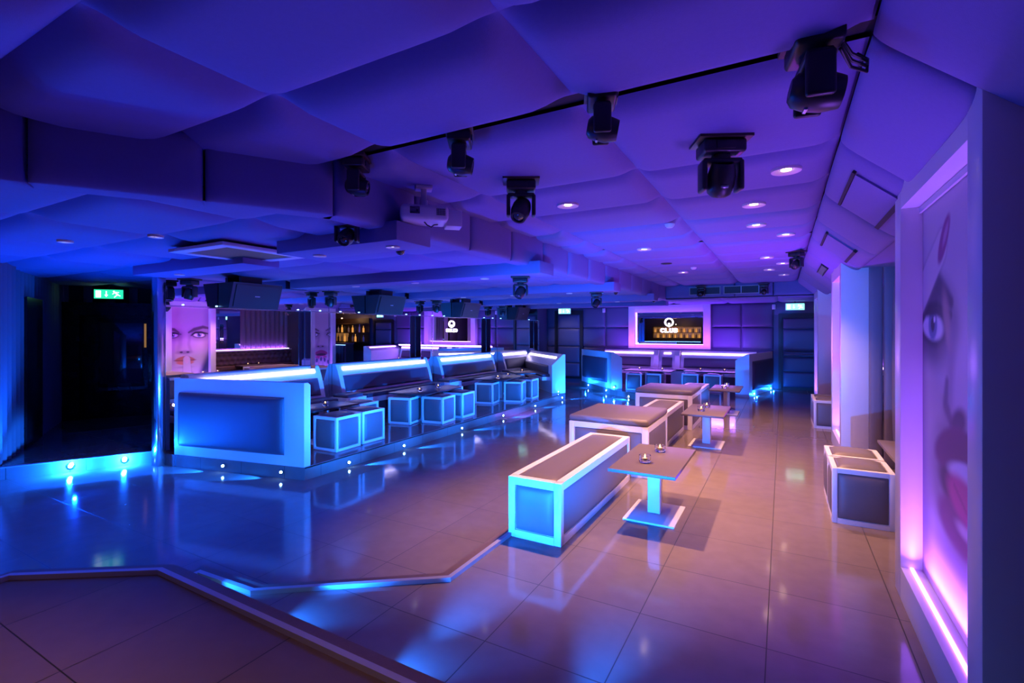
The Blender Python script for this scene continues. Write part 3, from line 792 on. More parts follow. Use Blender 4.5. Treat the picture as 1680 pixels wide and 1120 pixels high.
def paint_gasp(p, q):          # open mouth, hand below the chin
    q = q * 1.85; C = np.ones(p.shape + (3,)) * np.array(SK)
    C = mixc(C, .8 * ss(-p, -.12, .06), SH); C = mixc(C, .55 * ss(p, .85, 1.1), SH)
    C = eye(C, p, q, .29, 1.12, .9, .05); C = eye(C, p, q, 1.02, 1.12, .9, -.05)
    C = mixc(C, .9 * stroke(p, q, [(.05, 1.28, .8), (.24, 1.33, 1.1), (.48, 1.24, .5)], .036), (.08, .05, .07))
    C = mixc(C, .9 * stroke(p, q, [(.80, 1.25, .5), (1.0, 1.32, 1.1)], .034), (.08, .05, .07))
    C = mixc(C, .45 * stroke(p, q, [(.48, 1.1, 1), (.46, .9, 1), (.4, .76, 1.2)], .05, .9), SH)
    C = mixc(C, .7 * ell(p, q, .55, .73, .19, .05, 0, .6), SH)
    for xx in (.46, .65): C = mixc(C, .9 * ell(p, q, xx, .735, .045, .022, 0, .4), DK)
    C = lips(C, p, q, .58, .47, .32, .13, (.50, .06, .20), .38)
    C = mixc(C, .6 * ss(-q, -.30, -.1), SH)
    for i, (x0, x1, y1) in enumerate(((.12, .2, .24), (.34, .40, .30), (.56, .58, .33), (.78, .74, .30), (.98, .9, .22))):
        C = finger(C, p, q, x0, -.2, x1, y1, .075, SK, (.04, .06, .12))
    return C
def paint_wink(p, q):          # close-up with a raised nail, nose and parted lips
    q = q * 1.85; C = np.ones(p.shape + (3,)) * np.array((.62, .54, .58))
    C = mixc(C, .85 * ss(-p - .12 * (q - 1), -.14, .05), (.22, .16, .24))
    C = mixc(C, .5 * ell(p, q, .68, 1.0, .16, .45, 0, .9), (.74, .66, .70))
    C = mixc(C, .5 * ell(p, q, .25, .9, .22, .22, 0, .9), (.40, .30, .38))
    C = mixc(C, .92 * ell(p, q, .16, 1.28, .34, .19, -.15, .45), (.02, .012, .03))
    C = mixc(C, .9 * stroke(p, q, [(-.05, 1.47, 1), (.22, 1.46, 1.2), (.46, 1.34, .6)], .05, .6), (.03, .02, .04))
    C = eye(C, p, q, .17, 1.25, 1.15, -.1)
    C = mixc(C, .8 * ell(p, q, .40, 1.27, .045, .13, .35, .6), (.50, .32, .28))
    C = mixc(C, .6 * stroke(p, q, [(.50, 1.25, 1), (.44, 1.0, 1), (.40, .9, 1.5)], .045, .9), SH)
    C = mixc(C, .7 * stroke(p, q, [(.40, 1.0, .8), (.38, .9, 1.2), (.45, .84, 1)], .028, .7), (.07, .03, .07))
    C = mixc(C, .97 * ell(p, q, .55, .845, .10, .055, .35, .4), DK); C = mixc(C, .9 * ell(p, q, .82, .85, .07, .045, -.3, .4), DK)
    C = mixc(C, .5 * ell(p, q, .58, .78, .24, .03, 0, .8), SH)
    C = mixc(C, .65 * ell(p, q, .60, .55, .46, .30, 0, .3), (.16, .09, .16))
    C = lips(C, p, q, .60, .58, .42, .21, (.20, .04, .12), .55)
    C = mixc(C, ell(p, q, .64, .655, .22, .045, .1, .3), (.72, .70, .76))
    C = mixc(C, ell(p, q, .63, .545, .22, .085, -.1, .3), (.55, .06, .22))
    C = mixc(C, .5 * stroke(p, q, [(.5, .58, 1), (.68, .5, .7)], .012, .6), (.3, .02, .1))
    C = mixc(C, .7 * ell(p, q, .56, .27, .32, .05, 0, .8), SH)
    C = finger(C, p, q, -.1, 1.36, .32, 1.60, .085, (.66, .57, .6), None)
    C = mixc(C, ell(p, q, .355, 1.625, .125, .05, .85, .15), (.34, .05, .2))
    C = mixc(C, .6 * ell(p, q, .38, 1.645, .06, .018, .85, .5), (.7, .4, .6))
    return C
def picture_mesh(name, fn, w, h, x, parent, flip):
    nx, ny = 110, 200
    u = np.linspace(0, 1, nx); v = np.linspace(0, 1, ny); U, V = np.meshgrid(u, v)
    C = fn(1 - U if flip else U, V)
    C = np.clip(C, 0, 1)
    me = bpy.data.meshes.new(name)
    # u runs from the far (+Y) side to the near side as seen from the hall
    co_ = np.stack([np.full(U.size, x), (w / 2 - U.ravel() * w), V.ravel() * h], 1)
    idx = np.arange(nx * ny).reshape(ny, nx)
    f = np.stack([idx[:-1, :-1], idx[:-1, 1:], idx[1:, 1:], idx[1:, :-1]], -1).reshape(-1, 4)
    me.from_pydata(co_.tolist(), [], f.tolist())
    ca = me.color_attributes.new('print', 'FLOAT_COLOR', 'POINT')
    ca.data.foreach_set('color', np.concatenate([C.reshape(-1, 3), np.ones((nx * ny, 1))], 1).ravel())
    m = bpy.data.materials.new(name + '_print'); m.use_nodes = True; nt = m.node_tree
    a = nt.nodes.new('ShaderNodeVertexColor'); a.layer_name = 'print'
    b = nt.nodes['Principled BSDF']; b.inputs['Roughness'].default_value = .45
    nt.links.new(a.outputs['Color'], b.inputs['Base Color'])
    me.materials.append(m)
    o = bpy.data.objects.new(name, me); COL.objects.link(o); o.parent = parent
    return o
def lightbox(label, y0, y1, fn, z1=2.345, pw=11, flip=False):
    L = y1 - y0
    t = thing('poster_lightbox', label, 'poster', (.58, (y0 + y1) / 2, 0), 0, 'lit poster boxes on the right wall')
    W = .15
    bm = NB()
    box(bm, (.131, 0, W * .6), (.26, L - 2 * W - .001, W * 1.2)); box(bm, (.131, 0, z1 - W / 2), (.26, L - 2 * W - .001, W))
    for s in (-1, 1): box(bm, (.13, s * (L - W) / 2, z1 / 2), (.26, W, z1 - .002), .004)
    box(bm, (.22, 0, z1 / 2), (.08, L - .01, z1 - .01))
    obj('frame', bm, M['white'], t)
    w, h = L - 2 * W, z1 - W - W * 1.2
    pc = picture_mesh('picture', fn, w - .004, h - .004, .098, t, flip); pc.location = (0, 0, W * 1.2 + .002)
    bm = NB(); box(bm, (.05, 0, W * 1.2 + .004), (.016, w - .01, .008)); obj('light_strip', bm, M['led_purple'], t, False)
    bm = NB(); box(bm, (.088, 0, W * 1.2 + h - .02), (.012, w, .03)); obj('top_batten', bm, M['whitewall'], t, False)
    # the lamp the strip stands for
    l = lamp('strip_lamp', 'AREA', (.58 + .05, (y0 + y1) / 2, W * 1.2 + .02), pw, (.29, .085, 1.), sx=.03, sy=w - .1)
    l.rotation_euler = (PI, 0, 0); l.data.spread = math.radians(130)
    return t
lightbox('nearest lit poster box showing a raised red nail, an eye and parted lips', 2.18, 3.62, paint_wink, pw=19)
lightbox('second lit poster box showing a face with a finger on the lips', 6.68, 7.96, paint_hush, 2.3, flip=True)
lightbox('farthest lit poster box showing a gasping face above a hand', 10.9, 12.15, paint_gasp, 2.3, flip=True)

# ------------------------------------------------------------------ niches between the posters
def strips(bm, y0, y1, x, z0, z1, step=.24, t=.05):
    n = max(1, round((y1 - y0) / step)); s = (y1 - y0) / n
    for i in range(n): pad(bm, (x, y0 + s * (i + .5), (z0 + z1) / 2), (0, -1, 0), (0, 0, 1), s - .006, z1 - z0, t, p=3.5, back=.03, ts=T1)
    return bm
struct('wall_right', strips(NB(), 3.62, 6.66, 1.10, 0, 2.22, .26, .075), M['curtain'], ang=60)
bm = NB(); [pad(bm, (xx, 6.665, 1.11), (1, 0, 0), (0, 0, 1), .125, 2.22, .03, p=3, back=.01) for xx in (.90, 1.03)]; struct('wall_right', bm, M['curtain'], ang=60)
bm = pleats(NB(), (1.46, 10.9), (1.46, 9.2), .0, 2.22, .05, .17)
for v in bm.verts: v.co.x = 2.92 - v.co.x if v.co.x > 1.46 else v.co.x
struct('wall_right', bm, M['curtain'], ang=50)
struct('wall_right', strips(NB(), -1.0, 2.18, .86, 0, 2.3, .4), M['curtain'], ang=60)
bm = NB(); box(bm, (1.47, 8.6, 1.5), (.03, 1.2, 1.3)); tag(obj('niche_mirror', bm, M['mirror'], None, False), 'mirror above the tufted bench between two poster boxes', 'mirror')
def tufted(label, y0, y1):
    t = thing('tufted_bench', label, 'bench', (1.41, (y0 + y1) / 2, 0)); L = y1 - y0
    ny, nz = int(L / .025), 22; bm = NB(); g = []
    for j in range(nz + 1):
        row = []
        for i in range(ny + 1):
            y, z = -L / 2 + L * i / ny, .42 + .45 * j / nz
            a, b = (y / .17), ((z - .42) / .15)
            best = min(((a - (m + .5 * (r % 2))) ** 2 * 1.2 + (b - r) ** 2) for r in range(4) for m in (math.floor(a) - 1, math.floor(a), math.floor(a) + 1))
            row.append(bm.verts.new((-.1 - .045 * min(1, math.sqrt(best) * 1.7), y, z)))
        g.append(row)
    for j in range(nz):
        for i in range(ny): bm.faces.new((g[j][i], g[j + 1][i], g[j + 1][i + 1], g[j][i + 1]))
    obj('tufted_back', bm, M['tufted'], t, ang=80)
    bm = NB(); box(bm, (-.17, 0, .38), (.24, L, .14), .04, 4); obj('seat_cushion', bm, M['tufted'], t)
    bm = NB(); box(bm, (-.15, 0, .16), (.2, L, .31)); obj('plinth', bm, M['leather2'], t, False)
    bm = NB(); box(bm, (-.08, 0, .885), (.16, L, .03)); obj('ledge', bm, M['whitewall'], t, False)
    bm = NB(); box(bm, (-.02, 0, .91), (.03, L - .04, .02)); obj('light_strip', bm, M['led_pink'], t, False)
    return t
tufted('brown tufted wall bench with purple light ledge between the second and third poster boxes', 8.0, 10.88)

# vents in the soffit
for y0, y1, lab in ((3.55, 4.35, 'nearer pale vent opening in the sloping ceiling panel at the right'), (5.62, 6.35, 'second pale vent opening in the sloping ceiling panel at the right')):
    t = thing('soffit_vent', lab, 'vent', (.525, (y0 + y1) / 2, 2.4)); L = y1 - y0
    nrm = Vector((sd.z, 0, -sd.x)); nrm = nrm if nrm.z < 0 else -nrm
    R = Matrix((Vector((0, 1, 0)), sd, nrm)).transposed()
    bm = NB(); box(bm, nrm * .055, (L, .26, .02), .004, rot=R); obj('panel', bm, M['ceil'], t)
    bm = NB(); box(bm, nrm * .058 + sd * .15, (L + .05, .03, .03), rot=R); box(bm, nrm * .058 - sd * .15, (L + .05, .02, .02), rot=R); obj('frame', bm, M['dark'], t, False)
t = thing('soffit_vent', 'narrow black slot vent in the far sloping ceiling panel', 'vent', (.525, 8.1, 2.4))
bm = NB(); box(bm, nrm * .06, (.9, .07, .02), rot=R); obj('slot', bm, M['black'], t, False)
bm = NB()
for s in (-1, 1): box(bm, nrm * .062 + sd * s * .045, (.94, .012, .02), rot=R)
obj('frame', bm, M['dark'], t, False)
# vents in the far fascia
for x0, x1, lab in ((-1.95, -1.25, 'left dark grille in the far ceiling step'), (-1.2, -.45, 'right dark grille in the far ceiling step')):
    t = thing('air_grille', lab, 'vent', ((x0 + x1) / 2, 12.245, 2.44), 0, 'far ceiling grilles'); w = x1 - x0
    bm = NB(); box(bm, (0, 0, 0), (w, .04, .17)); obj('grille', bm, M['black'], t, False)
    bm = NB()
    for s in (-1, 0, 1): box(bm, (s * w / 2 * .96, -.02, 0), (.018, .02, .17))
    for s in (-1, 1): box(bm, (0, -.02, s * .085), (w, .02, .015))
    obj('frame', bm, M['alu'], t, False)

# ------------------------------------------------------------------ moving heads
def moving_head(label, loc, rz, tilt, group='moving head stage lights', sc=1., plate=True):
    t = thing('moving_head_light', label, 'stage light', loc, rz, group); t.scale = (sc, sc, sc)
    bm = NB(); box(bm, (0, 0, -.015), (.34, .24, .03), .003); obj('mounting_plate', bm, M['wood'], t)
    bm = NB(); box(bm, (0, 0, -.075), (.27, .20, .09), .02, 3); box(bm, (.0, -.1, -.075), (.12, .02, .05), .004); obj('base', bm, M['black'], t)
    bm = NB(); cyl(bm, (0, 0, -.12), (0, 0, -.15), .06)
    box(bm, (0, 0, -.16), (.25, .11, .035), .012, 3)
    for s in (-1, 1):
        b0 = len(bm.verts); box(bm, (s * .118, 0, -.255), (.035, .12, .2), .015, 3)
    obj('yoke', bm, M['black'], t)
    bm = NB(); lathe(bm, [(0, -.10), (.05, -.10), (.075, -.08), (.088, -.03), (.09, .04), (.075, .10), (.07, .115), (.055, .115), (.052, .10), (0, .10)], n=20)
    h = obj('head', bm, M['black'], t); h.location = (0, 0, -.285); h.rotation_euler = tilt
    bm = NB(); lathe(bm, [(0, .098), (.052, .102), (.03, .112), (0, .116)], n=20); l = obj('lens', bm, M['lens'], h)
    bm = NB(); box(bm, (0, -.088, -.02), (.05, .012, .016), .003); obj('badge', bm, M['steel'], h)
    return t
mh = moving_head('black moving head light nearest the camera at the top right', (.10, 2.12, ZC + .02), 1.75, (1.75, 0, 0), 'moving heads under the high ceiling', 1.0)
mh.scale = (.80, .80, .80)
def mdup(x, y, z, rz, lab, sc=1., group=None, tilt=None):
    r = dup(mh, (x, y, z), rz, lab, group); sc *= .68; r.scale = (sc, sc, sc)
    if tilt:
        for c in r.children:
            if c.name.startswith('head'): c.rotation_euler = tilt
    return r
mdup(-.72, 2.14, ZC + .01, 1.95, 'second black moving head from the right along the dark ceiling track', .95)
mdup(-1.56, 2.22, ZC + .01, 2.1, 'third black moving head along the dark ceiling track', .95)
mdup(-2.37, 2.24, ZC + .01, 2.1, 'fourth black moving head at the left end of the ceiling track', .95)
mdup(-.3, 2.92, ZC - .03, .45, 'moving head hung alone right of centre on the high ceiling, lens forward', 1.22, None, (.45, 0, 0))
mdup(-1.6, 3.02, ZC - .03, .5, 'moving head between the projector and the ceiling track', 1.1, None, (2.6, .3, 0))
mdup(.16, 7.55, ZC - .03, -.6, 'small moving head in the corner above the farther cubes', .9, None, (2.2, 0, 0))
mdup(-1.66, 12.05, ZC - .06, 0, 'left moving head in front of the far ceiling grilles', .95, None, (2.0, 0, 0))
mdup(-.36, 12.05, ZC - .06, 0, 'right moving head in front of the far ceiling grilles', .95, None, (2.0, 0, 0))
mdup(-2.72, 5.12, 2.15, .4, 'moving head under the right end of the third ceiling raft', .95, 'moving heads in the lounge', (2.7, .4, 0))
mdup(-2.72, 7.82, 2.15, .4, 'moving head under the right end of the fourth ceiling raft', .95, 'moving heads in the lounge', (2.5, .5, 0))
mdup(-2.74, 2.5, 2.36, .5, 'moving head tucked above the nearest ceiling raft end', .9, 'moving heads in the lounge', (2.2, .2, 0))
for y, lab in ((3.36, 'moving head on the mirror wall beside the entrance'), (5.52, 'moving head on the mirror wall after the first loudspeaker'), (8.3, 'moving head on the mirror wall after the second loudspeaker'), (11.1, 'moving head on the mirror wall after the third loudspeaker')):
    mdup(-6.42, y, 2.15, .3, lab, .95, 'moving heads by the mirror wall', (3.0, .2, 0))

# cable loop beside the first head
bm = NB()
for k in range(3):
    tube(bm, [(.18, 2.1, 2.56 - k * .02), (.22, 2.16 + .01 * k, 2.52 - k * .02), (.27, 2.2, 2.5 - .02 * k), (.28, 2.26, 2.53), (.25, 2.28, 2.57)], .006)
tag(obj('cable_loop', bm, M['black']), 'loop of black cable hanging beside the nearest moving head', 'cable')

# loudspeakers
def speaker(label, y):
    t = thing('hanging_loudspeaker', label, 'speaker', (-6.44, y, 2.0), 0, 'black loudspeakers on the mirror wall')
    w = .72
    prof = [(-.2, .15), (.14, .15), (.03, -.19), (-.2, -.19)]
    bm = NB(); extrude_profile(bm, prof, -w / 2, w / 2); obj('cabinet', bm, M['black'], t, False)
    a, b = Vector((.14, 0, .15)), Vector((.03, 0, -.19)); u = (a - b).normalized(); n = Vector((u.z, 0, -u.x))
    R = Matrix((Vector((0, 1, 0)), u, n)).transposed()
    bm = NB(); box(bm, (a + b) / 2 + n * .006, (w - .1, .3, .02), .004, rot=R); obj('grille', bm, M['blackm'], t)
    bm = NB(); box(bm, (a + b) / 2 + n * .018, (.07, .012, .004), rot=R); obj('badge', bm, M['steel'], t, False)
    bm = NB(); box(bm, (-.05, 0, .2), (.06, .3, .1)); obj('bracket', bm, M['black'], t, False)
    return t
sp = speaker('black loudspeaker nearest the camera above the first sofa', 4.2)
for y, lab in ((6.85, 'black loudspeaker above the second sofa'), (9.5, 'black loudspeaker above the third sofa'), (12.1, 'black loudspeaker above the fourth sofa')):
    dup(sp, (-6.44, y, 2.0), 0, lab)

# projector
pj = thing('projector', 'white projector hung from the ceiling beside the padded step', 'projector', (-2.3, 2.82, 2.56), .75)
bm = NB(); box(bm, (0, 0, -.01), (.12, .12, .02), .004); box(bm, (0, 0, -.06), (.04, .04, .1), .004); cyl(bm, (0, 0, -.1), (0, 0, -.14), .03); obj('bracket', bm, M['projector'], pj)
bm = NB(); box(bm, (0, 0, -.21), (.34, .25, .11), .03, 4); obj('body', bm, M['projector'], pj)
bm = NB(); box(bm, (-.07, -.125, -.2), (.07, .01, .05), .004); obj('lens', bm, M['lens'], pj)
bm = NB()
for i in range(6):
    for j in range(4): box(bm, (.085 + i * .011, -.126, -.225 + j * .013), (.006, .006, .008))
obj('vent', bm, M['black'], pj, False)
bm = NB(); box(bm, (.22, .05, -.22), (.12, .14, .12), .006); obj('terminal_cover', bm, M['projector'], pj)
bm = NB(); tube(bm, [(0, -.05, -.265), (.02, -.06, -.29), (.05, -.05, -.3), (.07, -.03, -.28), (.1, .0, -.27)], .005); obj('cable', bm, M['black'], pj)

# ceiling cassette
ac = thing('air_conditioner', 'square ceiling air conditioner cassette with dark intake', 'air conditioner', (-4.35, 2.72, 2.215), .0)
bm = NB()
for cx, cy, sx, sy in ((-.36, 0, .1, .82), (.36, 0, .1, .82), (0, .36, .62, .1), (0, -.36, .62, .1)): box(bm, (cx, cy, 0), (sx, sy, .03), .006)
obj('frame', bm, M['whitewall'], ac)
bm = NB(); box(bm, (0, 0, .0), (.62, .62, .015)); obj('intake_grille', bm, M['black'], ac, False)

# smoke detectors, sensors
def puck(name, label, cat, loc, m, r=.05, h=.035, group=None):
    bm = NB(); lathe(bm, [(0, -h), (r * .55, -h), (r * .9, -h * .5), (r, 0), (0, 0)], n=20)
    o = obj(name, bm, m); o.location = loc; return tag(o, label, cat, group)
puck('smoke_detector', 'small round smoke detector in the middle of the high ceiling', 'smoke detector', (-.98, 5.0, ZC - .036), M['projector'])
puck('smoke_detector', 'small round smoke detector far along the high ceiling', 'smoke detector', (-1.3, 8.6, ZC - .036), M['projector'])
puck('ceiling_speaker', 'dark round ceiling speaker beyond the rear downlights', 'speaker', (-1.6, 7.9, ZC - .032), M['blackm'], .09, .02)
for x, lab in ((-4.75, 'small white motion sensor on the padded wall left of the framed mirror'), (-.2, 'small white motion sensor on the padded wall right of the framed mirror')):
    t = thing('motion_sensor', lab, 'sensor', (x, YB - .06, 2.12), 0, 'white wall sensors')
    bm = NB(); box(bm, (0, 0, 0), (.08, .06, .13), .01); obj('housing', bm, M['pirwhite'], t)
    bm = NB(); box(bm, (0, -.032, -.02), (.05, .008, .06), .003); obj('window', bm, M['whitewall'], t)
for x, y, lab in ((-3.0, 3.35, 'black dome camera under the lounge ceiling near the projector'), (-2.75, 9.0, 'black dome camera under the lounge ceiling farther away'), (-2.7, 11.9, 'black dome camera by the far ceiling step')):
    t = thing('hanging_dome_camera', lab, 'camera', (x, y, ZL - .01), 0, 'dome cameras')
    bm = NB(); cyl(bm, (0, 0, 0), (0, 0, -.03), .05); obj('base', bm, M['black'], t)
    bm = NB(); lathe(bm, [(.042, -.03), (.038, -.055), (.02, -.072), (0, -.076)], n=16); obj('dome', bm, M['lens'], t)

# exit signs
def exit_sign(label, loc, rz, g='exitgreen', w=.42, h=.15, drop=.12):
    t = thing('exit_sign', label, 'sign', loc, rz, 'exit signs')
    bm = NB(); box(bm, (0, .02, 0), (w + .03, .03, h + .03), .004); obj('case', bm, M['black'] if g == 'exitgreen' else M['whitewall'], t)
    bm = NB(); box(bm, (0, 0, 0), (w, .012, h), .002); obj('panel', bm, M[g], t)
    y = -.0085; k = h / .15
    bm = NB(); box(bm, (-.14 * k, y, 0), (.07 * k, .004, .11 * k)); obj('doorway_symbol', bm, M['exitwhite'], t, False)
    bm = NB(); box(bm, (-.03 * k, y, .015 * k), (.012 * k, .004, .07 * k))
    vs = [bm.verts.new((-.03 * k + a, y - .002, b)) for a, b in ((-.025 * k, -.01 * k), (.025 * k, -.01 * k), (0, -.05 * k))]; bm.faces.new(vs)
    obj('arrow', bm, M['exitwhite'], t, False)
    bm = NB(); cx = .11 * k
    bmesh.ops.create_icosphere(bm, subdivisions=2, radius=.014 * k, matrix=Matrix.Translation((cx - .035 * k, y, .045 * k)) @ Matrix.Diagonal((1, .2, 1, 1)))
    for (x0, z0), (x1, z1), ww in (((cx - .02 * k, .03 * k), (cx + .02 * k, -.01 * k), .022 * k), ((cx - .02 * k, .03 * k), (cx - .055 * k, .0), .01 * k), ((cx - .01 * k, .035 * k), (cx + .035 * k, .03 * k), .01 * k),
                               ((cx + .02 * k, -.01 * k), (cx - .01 * k, -.03 * k), .013 * k), ((cx - .01 * k, -.03 * k), (cx - .03 * k, -.055 * k), .012 * k), ((cx + .02 * k, -.01 * k), (cx + .055 * k, -.03 * k), .013 * k)):
        bar(bm, (x0, y, z0), (x1, y, z1), .004, ww, up=(-(z1 - z0), 0, x1 - x0))
    obj('running_figure', bm, M['exitwhite'], t, False)
    bm = NB(); box(bm, (0, .02, h / 2 + drop / 2), (.03, .02, drop)); obj('hanger', bm, M['black'], t, False)
    return t
exit_sign('green running man exit sign above the entrance doors', (-9.9, 3.9, 2.12), .85, 'exitgreen', .40, .15, .06)
exit_sign('pale green exit sign above the padded door beside the mirror wall', (-5.92, 14.05, 2.11), .25, 'exitgreen2', .36, .15, .1)
exit_sign('pale green exit sign above the far right door', (.27, 14.0, 2.10), .2, 'exitgreen2', .40, .15, .1)

# ------------------------------------------------------------------ downlights
def downlight(label, loc, group, m='warmlamp', r=.075):
    t = thing('downlight', label, 'downlight', loc, 0, group)
    bm = NB(); lathe(bm, [(r * .42, .004), (r * .55, .0), (r * .8, -.006), (r * 1.05, -.014), (r * 1.18, -.014), (r * 1.22, .004)], n=24); obj('ring', bm, M['warmring'], t)
    bm = NB(); lathe(bm, [(0, -.004), (r * .42, -.004), (r * .45, .004), (0, .006)], n=20); obj('bulb', bm, M[m], t)
    return t
ZD = ZC - .04
DL = [(.02, 3.66, 'nearest downlight on the right of the high ceiling'), (-.21, 4.53, 'second downlight in the right-hand row of the high ceiling'), (-.23, 5.42, 'third downlight in the right-hand row of the high ceiling'),
      (.03, 6.11, 'fourth downlight in the right-hand row close to the sloping panel'), (-1.57, 3.8, 'downlight above the nearest bench'), (-1.56, 6.33, 'downlight above the middle bench'),
      (-.2, 7.9, 'fifth downlight in the right-hand row past the dark seam'), (.0, 8.7, 'sixth downlight in the right-hand row past the dark seam'), (-.2, 9.5, 'seventh downlight in the right-hand row'), (.02, 10.5, 'last downlight in the right-hand row'),
      (-1.57, 9.2, 'downlight above the farthest bench')]
d0_ = None
for x, y, lab in DL:
    if d0_ is None: d0_ = downlight(lab, (x, y, ZD), 'downlights in the high ceiling')
    else: dup(d0_, (x, y, ZD), 0, lab)
r0 = downlight('raft downlight nearest the entrance', (-6.0, 3.03, 2.153), 'downlights in the ceiling rafts', 'coollamp', .045)
dup(r0, (-5.2, 1.75, ZL - .018), 0, 'downlight in the low ceiling nearest the pleated wall', 'downlights in the low ceiling')
dup(r0, (-4.3, 2.0, ZL - .018), 0, 'downlight in the low ceiling before the air conditioner', 'downlights in the low ceiling')
for x, y, lab in ((-3.45, 2.85, 'downlight in the middle of the nearest short raft'), (-2.6, 2.82, 'downlight at the right end of the nearest short raft'),
                  (-5.4, 5.09, 'left downlight in the third raft'), (-4.3, 5.09, 'middle downlight in the third raft'), (-3.2, 5.09, 'right downlight in the third raft'),
                  (-5.4, 7.81, 'left downlight in the fourth raft'), (-4.3, 7.81, 'middle downlight in the fourth raft'), (-3.2, 7.81, 'right downlight in the fourth raft'),
                  (-4.6, 10.59, 'left downlight in the fifth raft'), (-3.2, 10.59, 'right downlight in the fifth raft')):
    dup(r0, (x, y, 2.153), 0, lab)

# ------------------------------------------------------------------ step lights
STEP = []
def step_light(label, loc, n, group, lensr=.014):
    t = thing('step_light', label, 'step light', loc, math.atan2(n[1], n[0]) - PI / 2, group)
    bm = NB(); cyl(bm, (0, -.008, 0), (0, .006, 0), lensr * 1.9, n=20); obj('ring', bm, M['chrome'], t)
    bm = NB(); cyl(bm, (0, .004, 0), (0, .012, 0), lensr, n=16); obj('lens', bm, M['led_blue'], t)
    return t
BL = (.003, .10, 1.)
CY = (.006, .15, 1.)
def wash(loc, target, power, angle=120, col=BL, size=.008): return lamp('step_and_fill_lamp', 'SPOT', loc, power, col, size, target, angle, .8)
s0 = step_light('blue step light low on the stage edge nearest the end panel', (-4.594, 4.22, -.085), (1, 0), 'blue step lights along the stage edge')
for y, lab in ((5.2, 'second blue step light along the stage edge'), (6.6, 'third blue step light along the stage edge'), (7.95, 'fourth blue step light along the stage edge'), (9.3, 'fifth blue step light along the stage edge'), (10.75, 'last blue step light along the stage edge')):
    dup(s0, (-4.594, y, -.085), None, lab)
dn1 = Vector((.198, -.98, 0))
s1 = step_light('left blue step light under the tall end panel', (-5.72, 3.362, -.07), (.198, -.98), 'blue step lights under the end panel')
dup(s1, (-4.9, 3.528, -.07), None, 'right blue step light under the tall end panel')
ln = Vector((.88, -.47, 0))
s2 = step_light('bright blue step light on the entrance step nearer the pleated wall', (-7.26, 2.49, -.07), (.88, -.47), 'blue step lights on the entrance step', .02)
dup(s2, (-7.03, 2.93, -.07), None, 'bright blue step light on the entrance step nearer the mirror column')
s3 = step_light('left blue step light under the left panel of the back booth', (-4.9, 13.4, -.06), (-.75, -.66), 'blue step lights around the back booth')
dup(s3, (-4.05, 12.43, -.06), None, 'right blue step light under the left panel of the back booth')
s4 = step_light('blue floor light at the corner of the back booth left panel', (-3.8, 12.3, .05), (0, -1), 'blue floor lights at the back booth')
dup(s4, (-.9, 12.42, .05), None, 'blue floor light on the end of the right booth panel')
dup(s4, (-.58, 12.6, .05), math.atan2(-.2, 1) - PI / 2, 'first blue floor light on the outer side of the right booth panel')
dup(s4, (-.27, 14.0, .05), math.atan2(-.2, 1) - PI / 2, 'second blue floor light on the outer side of the right booth panel')
dup(s2, (-3.285, 11.82, -.10), math.atan2(-.643, -.766) - PI / 2, 'bright blue step light on the dance floor edge before the back booth')
s5 = step_light('blue floor light at the foot of the far return panel', (-4.74, 10.86, .037), (-.3, -1), 'blue floor lights at the return panel', .02)
# under the tread of the entry platform: hidden fittings facing the hall
n0 = step_light('blue step light under the tread at the corner of the entry platform', (-2.85, 1.499, .09), (0, 1), 'blue step lights under the entry platform tread')
for x, lab in ((-2.25, 'second blue step light under the entry platform tread'), (-1.5, 'third blue step light under the entry platform tread'), (-.72, 'fourth blue step light under the entry platform tread'), (.1, 'last blue step light under the entry platform tread')):
    dup(n0, (x, 1.482, .09), None, lab)

# ------------------------------------------------------------------ bar in the alcove (seen in the mirrors)
def bottle(label, loc, group, m, h=.3):
    bm = NB(); lathe(bm, [(0, 0), (.036, 0), (.038, .01), (.038, h * .6), (.03, h * .68), (.013, h * .76), (.013, h * .96), (.016, h * .97), (.016, h), (0, h)], n=12)
    o = obj('bottle', bm, m); o.location = loc; return tag(o, label, 'bottle', group)
def bar_unit(pref, loc, rz, L, drape, where):
    c = thing('bar_counter', 'bar counter with %s front %s' % ('blue draped' if drape else 'dark', where), 'bar counter', loc, rz)
    bm = NB(); box(bm, (0, 0, 1.02), (L, .5, .05), .006); obj('counter_top', bm, M['darktop'], c)
    bm = NB(); box(bm, (0, .05, .5), (L - .05, .36, 1.0)); obj('body', bm, M['dark'], c, False)
    bm = pleats(NB(), (-L / 2, -.16), (L / 2, -.16), .02, .93, .035, .15); obj('front_drape', bm, M['bluedrape'] if drape else M['leather2'], c, ang=50)
    bm = NB(); box(bm, (0, -.2, .965), (L, .012, .012)); obj('light_strip', bm, M['led_dot'], c, False)
    return c
bar_unit('a', (1.95, 13.25, 0), 0, 1.7, True, 'in the alcove beyond the poster boxes')
sh = thing('bar_shelf', 'back bar shelving with lit panel in the alcove', 'shelf', (2.15, 14.18, 0), 0)
bm = NB(); box(bm, (0, .16, 1.35), (2.0, .03, 1.3)); obj('back_panel', bm, M['wood'], sh, False)
bm = NB(); box(bm, (.5, .14, 1.25), (.7, .02, .35)); obj('lit_panel', bm, M['shelfglow'], sh, False)
bm = NB()
for z in (1.05, 1.42, 1.78): box(bm, (0, 0, z), (2.0, .28, .03))
obj('shelf_boards', bm, M['wood'], sh, False)
k = 0
for z in (1.066, 1.436):
    for i in range(9):
        bottle('bottle on the alcove back bar seen only in the mirror', (1.3 + i * .2, 14.16 - .02 * ((i * 7) % 3), z), 'bottles on the alcove back bar', [M['bottleclear'], M['amber'], M['bottleglass']][(i * 5 + int(z * 3)) % 3], .26 + .02 * ((i * 3) % 4))
